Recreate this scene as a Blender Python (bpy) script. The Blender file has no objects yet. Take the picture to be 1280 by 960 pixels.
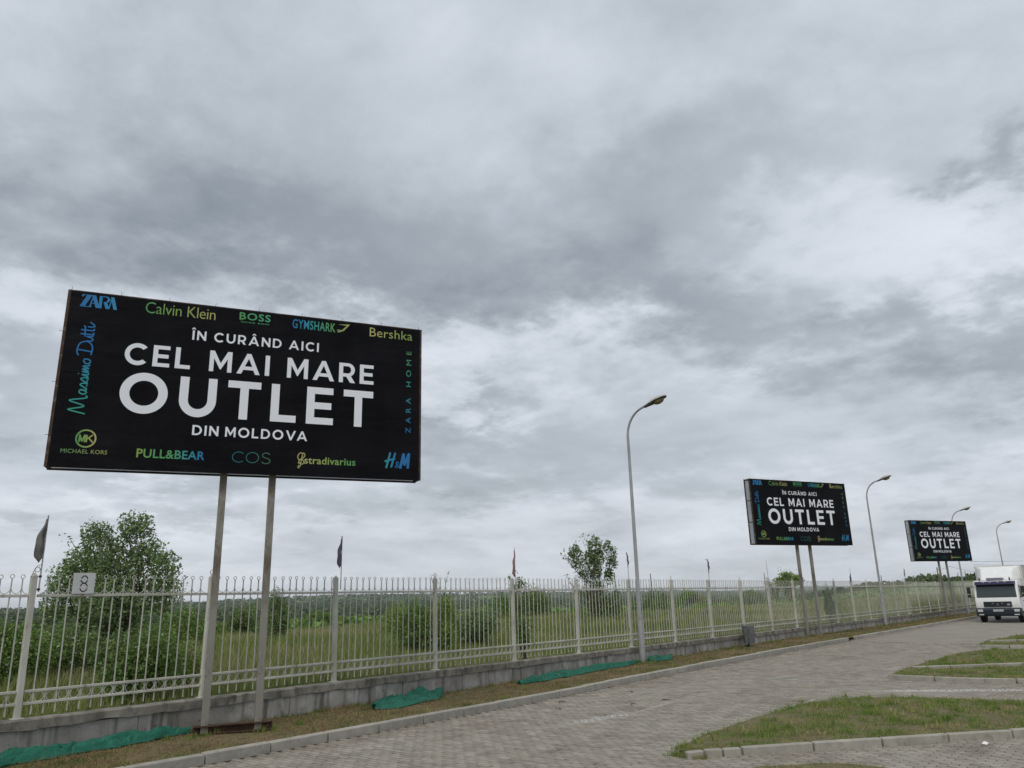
import bpy, bmesh, math, random
import numpy as np
from mathutils import Vector, Matrix, noise
from mathutils.geometry import tessellate_polygon
random.seed(7); RNG = np.random.default_rng(11)
SC = bpy.context.scene
COL = SC.collection
PI = math.pi

# ------------------------------------------------------------------ camera
EYE = Vector((0, 0, 1.97))
CR = np.array([[0.63911563, -0.19310971, -0.74447287],
               [-0.76870872, -0.19167659, -0.61020242],
               [-0.02486201, 0.96227269, -0.27094862]])
cd = bpy.data.cameras.new('camera'); cam = bpy.data.objects.new('camera', cd); COL.objects.link(cam)
cam.matrix_world = Matrix([[*CR[0], EYE[0]], [*CR[1], EYE[1]], [*CR[2], EYE[2]], [0, 0, 0, 1]])
cd.sensor_width = 36; cd.lens = 36 * 961 / 1280; cd.clip_end = 20000; cd.clip_start = .05
SC.camera = cam

# ------------------------------------------------------------------ light
SUN_EL, SUN_AZ = math.radians(52), math.radians(205)
SC.view_settings.view_transform = 'Standard'; SC.view_settings.look = 'None'
SC.view_settings.exposure = 0.0; SC.view_settings.gamma = 1
SC.render.engine = 'CYCLES'
SC.cycles.max_bounces = 6; SC.cycles.transparent_max_bounces = 8
SC.cycles.volume_bounces = 0
sd = bpy.data.lights.new('sun', 'SUN'); so = bpy.data.objects.new('sun', sd); COL.objects.link(so)
sd.energy = 1.5; sd.angle = math.radians(28); sd.color = (1, .93, .82)
so.rotation_euler = (PI/2 - SUN_EL, 0, SUN_AZ + PI/2)   # lamp shines from azimuth SUN_AZ

def nt_new(nt, kind, **kw):
    n = nt.nodes.new(kind)
    for k, v in kw.items(): setattr(n, k, v)
    return n

def build_world():
    w = bpy.data.worlds.new('World'); SC.world = w; w.use_nodes = True
    nt = w.node_tree; nt.nodes.clear(); L = nt.links.new
    def M(op, a, b=None, c=None, clamp=False):
        n = nt.nodes.new('ShaderNodeMath'); n.operation = op; n.use_clamp = clamp
        for i, v in enumerate((a, b, c)):
            if v is None: continue
            if isinstance(v, (int, float)): n.inputs[i].default_value = v
            else: L(v, n.inputs[i])
        return n.outputs[0]
    tc = nt.nodes.new('ShaderNodeTexCoord')
    sep = nt.nodes.new('ShaderNodeSeparateXYZ'); L(tc.outputs['Generated'], sep.inputs[0])
    x, y, z = sep.outputs
    zz = M('MAXIMUM', z, 0.0)
    k = M('DIVIDE', 1.0, M('ADD', zz, 0.20))
    comb = nt.nodes.new('ShaderNodeCombineXYZ')
    L(M('MULTIPLY', x, k), comb.inputs[0]); L(M('MULTIPLY', y, k), comb.inputs[1])
    def noi(scale, detail, rough, loc=(0, 0, 0), sc=(1, 1, 1), dist=0, rot=0):
        mp = nt.nodes.new('ShaderNodeMapping'); L(comb.outputs[0], mp.inputs[0])
        mp.inputs['Location'].default_value = loc; mp.inputs['Scale'].default_value = sc
        mp.inputs['Rotation'].default_value = (0, 0, rot)
        n = nt.nodes.new('ShaderNodeTexNoise'); L(mp.outputs[0], n.inputs['Vector'])
        n.inputs['Scale'].default_value = scale; n.inputs['Detail'].default_value = detail
        n.inputs['Roughness'].default_value = rough; n.inputs['Distortion'].default_value = dist
        return n.outputs['Fac']
    big = noi(.85, 4, .5, (2.3, 5.1, 0), (1, 1, 1), .3)
    mid = noi(2.2, 10, .60, (7.3, 1.1, 0), (1, .85, 1), .15, .5)
    fine = noi(5.8, 9, .60, (1.3, 4.1, 0), (1, .85, 1), .1, .5)
    # a small shift so that the named cloud masses get ragged edges
    az = M('MULTIPLY', M('ARCTAN2', y, x), 180 / PI)
    el = M('MULTIPLY', M('ARCSINE', z), 180 / PI)
    az = M('ADD', az, M('MULTIPLY', M('SUBTRACT', mid, .5), 34.0))
    az = M('ADD', az, M('MULTIPLY', M('SUBTRACT', fine, .5), 20.0))
    el = M('ADD', el, M('MULTIPLY', M('SUBTRACT', noi(2.6, 9, .6, (3.3, 9.1, 0)), .5), 17.0))
    el = M('ADD', el, M('MULTIPLY', M('SUBTRACT', noi(7.5, 6, .6, (6.3, 2.1, 0)), .5), 9.0))
    v = M('ADD', M('MULTIPLY', big, .28), M('MULTIPLY', mid, .50))
    v = M('ADD', v, M('MULTIPLY', fine, .22))           # ~0.5 mean
    # low on the sky the layer is seen edge on: small rounded puffs instead of streaks
    cp = nt.nodes.new('ShaderNodeCombineXYZ'); L(M('MULTIPLY', M('ARCTAN2', y, x), 3.4), cp.inputs[0]); L(M('MULTIPLY', z, 13.0), cp.inputs[1])
    pf = nt.nodes.new('ShaderNodeTexNoise'); L(cp.outputs[0], pf.inputs['Vector']); pf.inputs['Scale'].default_value = 1.5; pf.inputs['Detail'].default_value = 7; pf.inputs['Roughness'].default_value = .55; pf.inputs['Distortion'].default_value = .3
    low = nt.nodes.new('ShaderNodeMapRange'); low.interpolation_type = 'SMOOTHSTEP'; L(z, low.inputs[0]); low.inputs[1].default_value = .30; low.inputs[2].default_value = .06; low.inputs[3].default_value = 0; low.inputs[4].default_value = .8
    v = M('ADD', M('MULTIPLY', v, M('SUBTRACT', 1.0, low.outputs[0])), M('MULTIPLY', pf.outputs['Fac'], low.outputs[0]))
    v = M('ADD', M('MULTIPLY', M('SUBTRACT', v, .5), 1.3), .62)
    masses = [  # az, el, raz, rel, amount   (cloud masses seen over the field and road)
        (70, 27, 12, 5, -.18), (58, 24.5, 13, 3.6, -.22), (40, 26, 17, 6, -.13), (24, 20.5, 9, 3.2, -.30), (33, 23.5, 8, 3, -.15),
        (24, 30, 11, 4, -.14), (3.2, 25, 3.6, 1.7, -.30), (12, 17.5, 9, 2.0, -.22), (5, 14.5, 6, 2.4, -.22),
        (40, 11, 8, 2.4, -.15), (73, 14, 5, 2.2, -.16), (45, 13, 3, 1.2, -.14), (61, 37, 20, 5, -.10),
        (9, 22, 9, 4.5, .16), (18, 25, 5, 3, .10), (36, 18.5, 16, 3.0, .20), (72, 18.5, 8, 3, .16), (50, 19.5, 8, 2.0, .15),
        (15, 37, 16, 5, .03), (8, 31, 12, 4, -.06), (64, 5.5, 8, 1.2, .10), (12, 5.5, 12, 2.0, .08),
        (40, 4.0, 70, 2.5, .06), (60, 8.5, 16, 1.6, -.06), (30, 8.5, 16, 1.4, -.04)]
    for a, e, ra, re, am in masses:
        dx = M('DIVIDE', M('SUBTRACT', az, a), ra); dy = M('DIVIDE', M('SUBTRACT', el, e), re)
        q = M('ADD', M('MULTIPLY', dx, dx), M('MULTIPLY', dy, dy))
        q = M('POWER', 2.718, M('MULTIPLY', q, -.8))
        v = M('ADD', v, M('MULTIPLY', q, am * 1.2))
    cr = nt.nodes.new('ShaderNodeValToRGB'); L(v, cr.inputs[0]); e = cr.color_ramp.elements
    e[0].position = .12; e[0].color = (.25, .29, .337, 1)
    e[1].position = .95; e[1].color = (.80, .842, .915, 1)
    for p, c in ((.35, (.37, .412, .462, 1)), (.52, (.472, .52, .58, 1)), (.72, (.635, .685, .758, 1))):
        n = e.new(p); n.color = c
    # air near the horizon: paler and warmer
    hz = M('POWER', 2.718, M('MULTIPLY', zz, -11.0))
    mx = nt.nodes.new('ShaderNodeMix'); mx.data_type = 'RGBA'
    L(M('MULTIPLY', hz, .45), mx.inputs[0]); L(cr.outputs[0], mx.inputs[6]); mx.inputs[7].default_value = (.66, .68, .685, 1)
    sky = nt.nodes.new('ShaderNodeTexSky'); sky.sky_type = 'NISHITA'; sky.sun_disc = False
    sky.sun_elevation = SUN_EL; sky.sun_rotation = PI/2 - SUN_AZ; sky.air_density = 1.2; sky.dust_density = 3
    bg1 = nt.nodes.new('ShaderNodeBackground'); L(sky.outputs[0], bg1.inputs[0]); bg1.inputs[1].default_value = .08
    bg2 = nt.nodes.new('ShaderNodeBackground'); L(mx.outputs[2], bg2.inputs[0]); bg2.inputs[1].default_value = 1.03
    ms = nt.nodes.new('ShaderNodeMixShader'); ms.inputs[0].default_value = .96
    L(bg1.outputs[0], ms.inputs[1]); L(bg2.outputs[0], ms.inputs[2])
    out = nt.nodes.new('ShaderNodeOutputWorld'); L(ms.outputs[0], out.inputs[0])
    w.cycles.sampling_method = 'MANUAL'; w.cycles.sample_map_resolution = 512
build_world()

# ------------------------------------------------------------------ materials
def mat(name, stops, scale=5, detail=6, rough=.85, bump=0, bscale=None, stretch=(1, 1, 1), space='world', spec=.3,
        rnd=0, rnd_h=0, trans=0, metal=0, patches=None, dist=0, post=None, nrough=.6):
    """stops: [(pos, rgb)...] over a noise; patches: list of (rgb, scale, lo, hi, stretch) masks laid over it."""
    m = bpy.data.materials.new(name); m.use_nodes = True; nt = m.node_tree; L = nt.links.new
    b = nt.nodes['Principled BSDF']; b.inputs['Roughness'].default_value = rough
    b.inputs['Specular IOR Level'].default_value = spec; b.inputs['Metallic'].default_value = metal
    if space == 'world': src = nt.nodes.new('ShaderNodeNewGeometry').outputs['Position']
    else: src = nt.nodes.new('ShaderNodeTexCoord').outputs['Object']
    def N(sc_, st=(1, 1, 1), de=detail, di=0):
        mp = nt.nodes.new('ShaderNodeMapping'); L(src, mp.inputs[0]); mp.inputs['Scale'].default_value = st
        n = nt.nodes.new('ShaderNodeTexNoise'); L(mp.outputs[0], n.inputs['Vector'])
        n.inputs['Scale'].default_value = sc_; n.inputs['Detail'].default_value = de
        n.inputs['Roughness'].default_value = nrough; n.inputs['Distortion'].default_value = di
        return n.outputs['Fac']
    n0 = N(scale, stretch, di=dist)
    cr = nt.nodes.new('ShaderNodeValToRGB'); L(n0, cr.inputs[0]); els = cr.color_ramp.elements
    els[0].position, els[0].color = stops[0][0], (*stops[0][1], 1)
    els[1].position, els[1].color = stops[-1][0], (*stops[-1][1], 1)
    for p, c in stops[1:-1]: els.new(p).color = (*c, 1)
    col = cr.outputs[0]
    for pt in (patches or []):
        c, s_, lo, hi, st = pt[:5]
        f = nt.nodes.new('ShaderNodeMapRange'); L(N(s_, st, 7), f.inputs[0]); f.inputs[1].default_value = lo; f.inputs[2].default_value = hi
        if len(pt) > 5: f.inputs[4].default_value = pt[5]
        x = nt.nodes.new('ShaderNodeMix'); x.data_type = 'RGBA'; L(f.outputs[0], x.inputs[0]); L(col, x.inputs[6])
        x.inputs[7].default_value = (*c, 1); col = x.outputs[2]
    if rnd:
        geo = nt.nodes.new('ShaderNodeNewGeometry'); oi = nt.nodes.new('ShaderNodeObjectInfo')
        a = nt.nodes.new('ShaderNodeMath'); a.operation = 'ADD'; L(geo.outputs['Random Per Island'], a.inputs[0]); L(oi.outputs['Random'], a.inputs[1])
        fr = nt.nodes.new('ShaderNodeMath'); fr.operation = 'FRACT'; L(a.outputs[0], fr.inputs[0])
        mr = nt.nodes.new('ShaderNodeMapRange'); L(fr.outputs[0], mr.inputs[0]); mr.inputs[3].default_value = 1 - rnd; mr.inputs[4].default_value = 1 + rnd
        hs = nt.nodes.new('ShaderNodeHueSaturation'); L(mr.outputs[0], hs.inputs['Value']); L(col, hs.inputs['Color'])
        if rnd_h:
            f2 = nt.nodes.new('ShaderNodeMath'); f2.operation = 'MULTIPLY'; L(fr.outputs[0], f2.inputs[0]); f2.inputs[1].default_value = 7.31
            f3 = nt.nodes.new('ShaderNodeMath'); f3.operation = 'FRACT'; L(f2.outputs[0], f3.inputs[0])
            m2 = nt.nodes.new('ShaderNodeMapRange'); L(f3.outputs[0], m2.inputs[0]); m2.inputs[3].default_value = .5 - rnd_h; m2.inputs[4].default_value = .5 + rnd_h
            L(m2.outputs[0], hs.inputs['Hue'])
        col = hs.outputs[0]
    if post: col = post(nt, col)
    L(col, b.inputs['Base Color'])
    if bump:
        bp = nt.nodes.new('ShaderNodeBump'); bp.inputs['Strength'].default_value = min(1, bump * 10); bp.inputs['Distance'].default_value = bump
        L(N(bscale or scale * 4, stretch), bp.inputs['Height']); L(bp.outputs[0], b.inputs['Normal'])
    if trans:
        t = nt.nodes.new('ShaderNodeBsdfTranslucent'); L(col, t.inputs[0])
        s = nt.nodes.new('ShaderNodeMixShader'); s.inputs[0].default_value = trans
        L(b.outputs[0], s.inputs[1]); L(t.outputs[0], s.inputs[2]); L(s.outputs[0], nt.nodes['Material Output'].inputs[0])
    return m
def ramp(c, k=.25):
    return [(.3, tuple(v * (1 - k) for v in c)), (.7, tuple(v * (1 + k) for v in c))]

def paint_marks(nt, col):
    """worn white paint lines: segments on the road, in world metres"""
    L = nt.links.new; geo = nt.nodes.new('ShaderNodeNewGeometry')
    def fleck(s, lo, hi, st=(1, 1, 1)):
        mp = nt.nodes.new('ShaderNodeMapping'); L(geo.outputs['Position'], mp.inputs[0]); mp.inputs['Scale'].default_value = st
        n = nt.nodes.new('ShaderNodeTexNoise'); L(mp.outputs[0], n.inputs['Vector']); n.inputs['Scale'].default_value = s*2.4; n.inputs['Detail'].default_value = 6
        r = nt.nodes.new('ShaderNodeMapRange'); L(n.outputs[0], r.inputs[0]); r.inputs[1].default_value = lo; r.inputs[2].default_value = hi
        return r.outputs[0]
    def mul(a, b):
        n = nt.nodes.new('ShaderNodeMath'); n.operation = 'MULTIPLY'
        for i, v in enumerate((a, b)):
            if isinstance(v, float): n.inputs[i].default_value = v
            else: L(v, n.inputs[i])
        return n.outputs[0]
    # earth washed against the foot of the kerb
    sy = nt.nodes.new('ShaderNodeSeparateXYZ'); L(geo.outputs['Position'], sy.inputs[0])
    er = nt.nodes.new('ShaderNodeMapRange'); L(sy.outputs[1], er.inputs[0]); er.inputs[1].default_value = 9.75; er.inputs[2].default_value = 10.35
    x = nt.nodes.new('ShaderNodeMix'); x.data_type = 'RGBA'; L(mul(mul(er.outputs[0], fleck(1.6, .42, .58)), .75), x.inputs[0]); L(col, x.inputs[6]); x.inputs[7].default_value = (.15, .115, .08, 1); col = x.outputs[2]
    for (x0, y0), (x1, y1), wd, lo, hi, st in (((11.0, 8.1), (12.6, 7.75), .34, .50, .56, .75), ((12.6, 7.75), (14.3, 7.9), .10, .46, .56, .55),
                                       ((17.6, 5.2), (19.3, 2.3), .42, .47, .55, .9), ((19.4, 2.2), (21.0, -1.5), .30, .48, .56, .8)):
        mp = nt.nodes.new('ShaderNodeMapping'); mp.vector_type = 'TEXTURE'; L(geo.outputs['Position'], mp.inputs[0])
        ln = math.hypot(x1 - x0, y1 - y0)
        mp.inputs['Location'].default_value = ((x0 + x1) / 2, (y0 + y1) / 2, 0); mp.inputs['Rotation'].default_value = (0, 0, math.atan2(y1 - y0, x1 - x0))
        mp.inputs['Scale'].default_value = (ln / 2, wd / 2, 1)
        sp = nt.nodes.new('ShaderNodeSeparateXYZ'); L(mp.outputs[0], sp.inputs[0])
        f = None
        for i in (0, 1):
            a = nt.nodes.new('ShaderNodeMath'); a.operation = 'ABSOLUTE'; L(sp.outputs[i], a.inputs[0])
            r = nt.nodes.new('ShaderNodeMapRange'); L(a.outputs[0], r.inputs[0]); r.inputs[1].default_value = 1.05; r.inputs[2].default_value = .6
            f = r.outputs[0] if f is None else mul(f, r.outputs[0])
        f = mul(mul(f, fleck(9, lo, hi)), st)
        x = nt.nodes.new('ShaderNodeMix'); x.data_type = 'RGBA'; L(f, x.inputs[0]); L(col, x.inputs[6]); x.inputs[7].default_value = (.62, .62, .60, 1); col = x.outputs[2]
    return col

MT = {}
MT['paver'] = mat('paver_concrete', [(.3, (.245, .223, .188)), (.7, (.335, .307, .262))], 3, 6, .9, .002, 60, rnd=.15, rnd_h=.006,
                  patches=[((.195, .160, .125), .55, .50, .72, (1, 1, 1), .6), ((.115, .10, .075), 1.4, .56, .74, (.5, 1, 1), .55), ((.36, .34, .31), .8, .55, .72, (.4, 2, 1), .45)], post=paint_marks)
MT['joint'] = mat('joint_soil', [(.3, (.022, .019, .014)), (.7, (.055, .047, .034))], 9, 6, 1, .004)
MT['verge'] = mat('verge_soil', [(.35, (.085, .058, .034)), (.5, (.16, .118, .062)), (.65, (.11, .105, .045))], 4, 8, 1, .015, 30)
MT['blade_dry'] = mat('dry_grass', [(.38, (.26, .195, .095)), (.5, (.20, .17, .065)), (.6, (.11, .145, .042))], 1.3, 5, .8, 0, rnd=.5, rnd_h=.03, trans=.25)
MT['blade_green'] = mat('green_grass', [(.40, (.125, .205, .035)), (.5, (.18, .24, .055)), (.60, (.32, .29, .13))], 1.5, 6, .8, 0, rnd=.3, rnd_h=.03, trans=.25)
MT['blade_meadow'] = mat('meadow_grass', [(.35, (.155, .20, .055)), (.5, (.22, .25, .085)), (.64, (.34, .315, .17))], .13, 4, .8, 0, rnd=.35, rnd_h=.03, trans=.25)
MT['soil_green'] = mat('island_soil', [(.3, (.10, .085, .045)), (.7, (.17, .15, .075))], 5, 7, 1, .012)
MT['meadow'] = mat('meadow_ground', [(.3, (.105, .155, .045)), (.55, (.14, .19, .06)), (.75, (.20, .22, .09))], .02, 9, 1, 0,
                   patches=[((.036, .058, .024), .011, .46, .60, (1, 1, 1), .8), ((.13, .125, .06), .006, .56, .66, (1, 2, 1), .6)])
MT['kerb'] = mat('kerb_concrete', [(.3, (.27, .255, .22)), (.7, (.38, .36, .315))], 6, 8, .9, .003, 80, rnd=.09,
                 patches=[((.15, .135, .11), 5, .58, .74, (1, 1, 1), .6)])
MT['wall'] = mat('wall_concrete', [(.3, (.19, .18, .165)), (.5, (.28, .27, .25)), (.7, (.40, .385, .36))], 1.8, 10, .92, .008, 26, rnd=.07,
                 patches=[((.085, .08, .07), 6, .52, .66, (1, 1, .08), .85), ((.11, .10, .08), 2.5, .52, .70, (1, 1, .8), .7), ((.46, .45, .42), 4, .58, .70, (1, 1, .35), .6), ((.05, .045, .04), 14, .66, .72, (1, 1, 1), .8)])
MT['coping'] = mat('coping_concrete', [(.3, (.13, .12, .10)), (.7, (.30, .28, .24))], 3.5, 10, .95, .016, 18,
                   patches=[((.07, .065, .05), 5, .48, .66, (1, 1, .5), .8), ((.42, .40, .35), 3, .60, .70, (1, 1, .4), .7)])
MT['fence'] = mat('fence_paint', [(.3, (.40, .395, .345)), (.7, (.52, .515, .46))], 3, 6, .55, .001, rnd=.09,
                  patches=[((.18, .10, .055), 7, .62, .70, (1, 1, .5), .85), ((.30, .29, .23), 2.0, .50, .66, (1, 1, .4), .7), ((.24, .22, .17), 16, .60, .70, (1, 1, .5), .6)])
MT['post_metal'] = mat('painted_steel_rust', [(.3, (.19, .18, .155)), (.7, (.30, .29, .26))], 2, 8, .6, .002, 20, stretch=(1, 1, .3), space='object',
                       patches=[((.085, .055, .033), 3, .49, .62, (1, 1, .3), .8), ((.38, .36, .32), 5, .58, .68, (1, 1, .4), .6), ((.05, .035, .025), 11, .60, .70, (1, 1, .5), .7)], metal=.1)
MT['frame_rust'] = mat('frame_rust', [(.3, (.035, .024, .018)), (.55, (.075, .045, .03)), (.72, (.22, .20, .18))], 6, 8, .75, .003, 30, space='object', stretch=(.4, 1, 1))
MT['rust'] = mat('rust', [(.3, (.035, .02, .014)), (.7, (.09, .05, .032))], 8, 8, .9, .006)
MT['banner_back'] = mat('banner_back', ramp((.80, .82, .86), .04), 1, 3, .7, trans=.8)
MT['galv'] = mat('galvanised', [(.3, (.30, .31, .32)), (.7, (.42, .43, .44))], 3, 7, .45, 0, metal=.3, patches=[((.18, .16, .13), 2, .6, .75, (1, 1, .3), .5)])
MT['lamp_dark'] = mat('lamp_underside', ramp((.07, .07, .062)), 5, 4, .5)
MT['lamp_shell'] = mat('lamp_shell', ramp((.50, .50, .47)), 5, 4, .5)
MT['lens'] = mat('lamp_lens', ramp((.16, .13, .06)), 5, 4, .25, spec=.5)
MT['tarp'] = mat('green_tarp', [(.3, (.008, .085, .055)), (.7, (.018, .155, .10))], 4, 6, .6, .004, 30, spec=.3, patches=[((.07, .10, .07), 6, .6, .75, (1, 1, 1), .5)])
MT['bark'] = mat('bark', ramp((.085, .072, .055), .35), 14, 7, .95, .01)
MT['leaf_grey'] = mat('leaf_grey_green', ramp((.20, .285, .12), .2), .8, 4, .65, 0, rnd=.45, rnd_h=.02, trans=.3)
MT['leaf_dark'] = mat('leaf_dark_green', ramp((.14, .21, .068), .2), .8, 4, .6, 0, rnd=.45, rnd_h=.02, trans=.3)
MT['leaf_mid'] = mat('leaf_mid_green', ramp((.15, .24, .060), .2), .8, 4, .6, 0, rnd=.45, rnd_h=.025, trans=.3)
MT['leaf_bright'] = mat('leaf_bright_green', ramp((.21, .30, .07), .2), .8, 4, .6, 0, rnd=.4, rnd_h=.02, trans=.35)
MT['blossom'] = mat('blossom', ramp((.62, .62, .52), .1), 5, 3, .8, rnd=.15)
MT['wood_far'] = mat('far_wood', [(.3, (.045, .072, .034)), (.5, (.072, .105, .045)), (.7, (.11, .145, .055))], .02, 5, .95, 0, rnd=.35, rnd_h=.02)
MT['plate'] = mat('sign_white', ramp((.55, .56, .56), .06), 6, 5, .6, patches=[((.3, .3, .28), 9, .62, .8, (1, 1, 1), .5)])
MT['ink'] = mat('sign_ink', ramp((.03, .03, .03)), 5, 3, .6)
MT['wire'] = mat('wire_black', ramp((.03, .03, .032)), 5, 3, .6)
MT['bin'] = mat('bin_metal', [(.3, (.085, .09, .10)), (.7, (.16, .165, .17))], 6, 7, .55, .002, space='object', patches=[((.22, .22, .22), 9, .6, .75, (1, 1, 1), .5)], metal=.2)
MT['mast'] = mat('mast_grey', ramp((.16, .16, .16)), 3, 3, .8)
def plain(n, c, r=.5, metal=0, spec=.4, var=.06): 
    MT[n] = mat(n, ramp(c, var), 4, 5, r, metal=metal, spec=spec)
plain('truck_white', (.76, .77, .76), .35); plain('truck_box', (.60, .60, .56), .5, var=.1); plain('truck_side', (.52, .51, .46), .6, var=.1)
plain('truck_dark', (.018, .022, .030), .5); plain('bumper_blue', (.012, .018, .028), .45); plain('visor', (.016, .012, .055), .35)
plain('glass_dark', (.030, .045, .045), .08, spec=.6); plain('tyre', (.015, .015, .015), .85); plain('rim', (.35, .35, .35), .4, metal=.5)
plain('lamp_glass', (.55, .56, .58), .12, spec=.8); plain('plate_white', (.6, .6, .6), .5); plain('plate_ink', (.04, .04, .05), .6); plain('chrome', (.55, .56, .58), .2, metal=.8)
plain('amber', (.45, .16, .02), .3); plain('roof_hatch', (.22, .20, .27), .5)
plain('house_wall', (.30, .30, .29), .9, var=.15); plain('house_roof', (.22, .13, .10), .9, var=.2); plain('house_glass', (.05, .06, .07), .3)
plain('twig', (.05, .035, .025), .9, var=.3); plain('paper', (.75, .75, .75), .8)
plain('wood_pole', (.16, .13, .10), .9, var=.2)
def cloth(n, c): MT[n] = mat(n, ramp(c, .2), 9, 5, .85, 0, trans=.12, spec=.1)
cloth('flag_grey', (.17, .165, .16)); cloth('flag_purple', (.20, .175, .26)); cloth('flag_red', (.30, .17, .17)); cloth('flag_dark', (.09, .06, .075)); cloth('flag_navy', (.06, .07, .17))

# banner vinyl: black, softly wrinkled
def banner_mat():
    m = mat('banner_vinyl', [(.35, (.0035, .0035, .005)), (.7, (.009, .009, .012))], 1.2, 5, .45, 0, space='object', spec=.07)
    nt = m.node_tree; L = nt.links.new; b = nt.nodes['Principled BSDF']
    tc = nt.nodes.new('ShaderNodeTexCoord'); mp = nt.nodes.new('ShaderNodeMapping'); L(tc.outputs['Object'], mp.inputs[0])
    mp.inputs['Scale'].default_value = (.8, 1, 2.2); mp.inputs['Rotation'].default_value = (0, .25, 0)
    n = nt.nodes.new('ShaderNodeTexNoise'); L(mp.outputs[0], n.inputs['Vector']); n.inputs['Scale'].default_value = 1.3; n.inputs['Detail'].default_value = 3; n.inputs['Distortion'].default_value = .8
    bp = nt.nodes.new('ShaderNodeBump'); bp.inputs['Strength'].default_value = .6; bp.inputs['Distance'].default_value = .04
    L(n.outputs[0], bp.inputs['Height']); L(bp.outputs[0], b.inputs['Normal'])
    return m
MT['banner'] = banner_mat()
def print_mat():
    m = bpy.data.materials.new('banner_print'); m.use_nodes = True; nt = m.node_tree; b = nt.nodes['Principled BSDF']
    a = nt.nodes.new('ShaderNodeVertexColor'); a.layer_name = 'ink'; nt.links.new(a.outputs[0], b.inputs['Base Color'])
    b.inputs['Roughness'].default_value = .55; b.inputs['Specular IOR Level'].default_value = .15
    return m
MT['print'] = print_mat()

# ------------------------------------------------------------------ mesh helpers
def tag(o, label=None, cat=None, group=None, kind=None):
    if label: o['label'] = label
    if cat: o['category'] = cat
    if group: o['group'] = group
    if kind: o['kind'] = kind
    return o
def empty(name, loc=(0, 0, 0), rz=0, **k):
    o = bpy.data.objects.new(name, None); COL.objects.link(o); o.location = loc; o.rotation_euler = (0, 0, rz); o.empty_display_size = .2
    return tag(o, **k)
def link(name, me, parent=None, loc=None, rot=None):
    o = bpy.data.objects.new(name, me); COL.objects.link(o)
    if parent: o.parent = parent
    if loc is not None: o.location = loc
    if rot is not None: o.rotation_euler = rot
    return o
def npmesh(name, V, F, m, smooth=False, mats=None, mi=None):
    """V (n,3), F (k,c) all faces of equal size, or list of such arrays"""
    me = bpy.data.meshes.new(name); V = np.asarray(V, np.float32)
    Fs = F if isinstance(F, list) else [F]
    me.vertices.add(len(V)); me.vertices.foreach_set('co', V.ravel())
    li = np.concatenate([np.asarray(f, np.int32).ravel() for f in Fs])
    sz = np.concatenate([np.full(len(f), np.asarray(f).shape[1], np.int32) for f in Fs])
    st = np.concatenate([[0], np.cumsum(sz)[:-1]]).astype(np.int32)
    me.loops.add(len(li)); me.loops.foreach_set('vertex_index', li)
    me.polygons.add(len(sz)); me.polygons.foreach_set('loop_start', st); me.polygons.foreach_set('loop_total', sz)
    for x in (m if isinstance(m, (list, tuple)) else [m]): me.materials.append(x)
    if mi is not None: me.polygons.foreach_set('material_index', np.asarray(mi, np.int32))
    if smooth: me.polygons.foreach_set('use_smooth', np.ones(len(sz), bool))
    me.update(calc_edges=True); me.validate()
    return me
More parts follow.
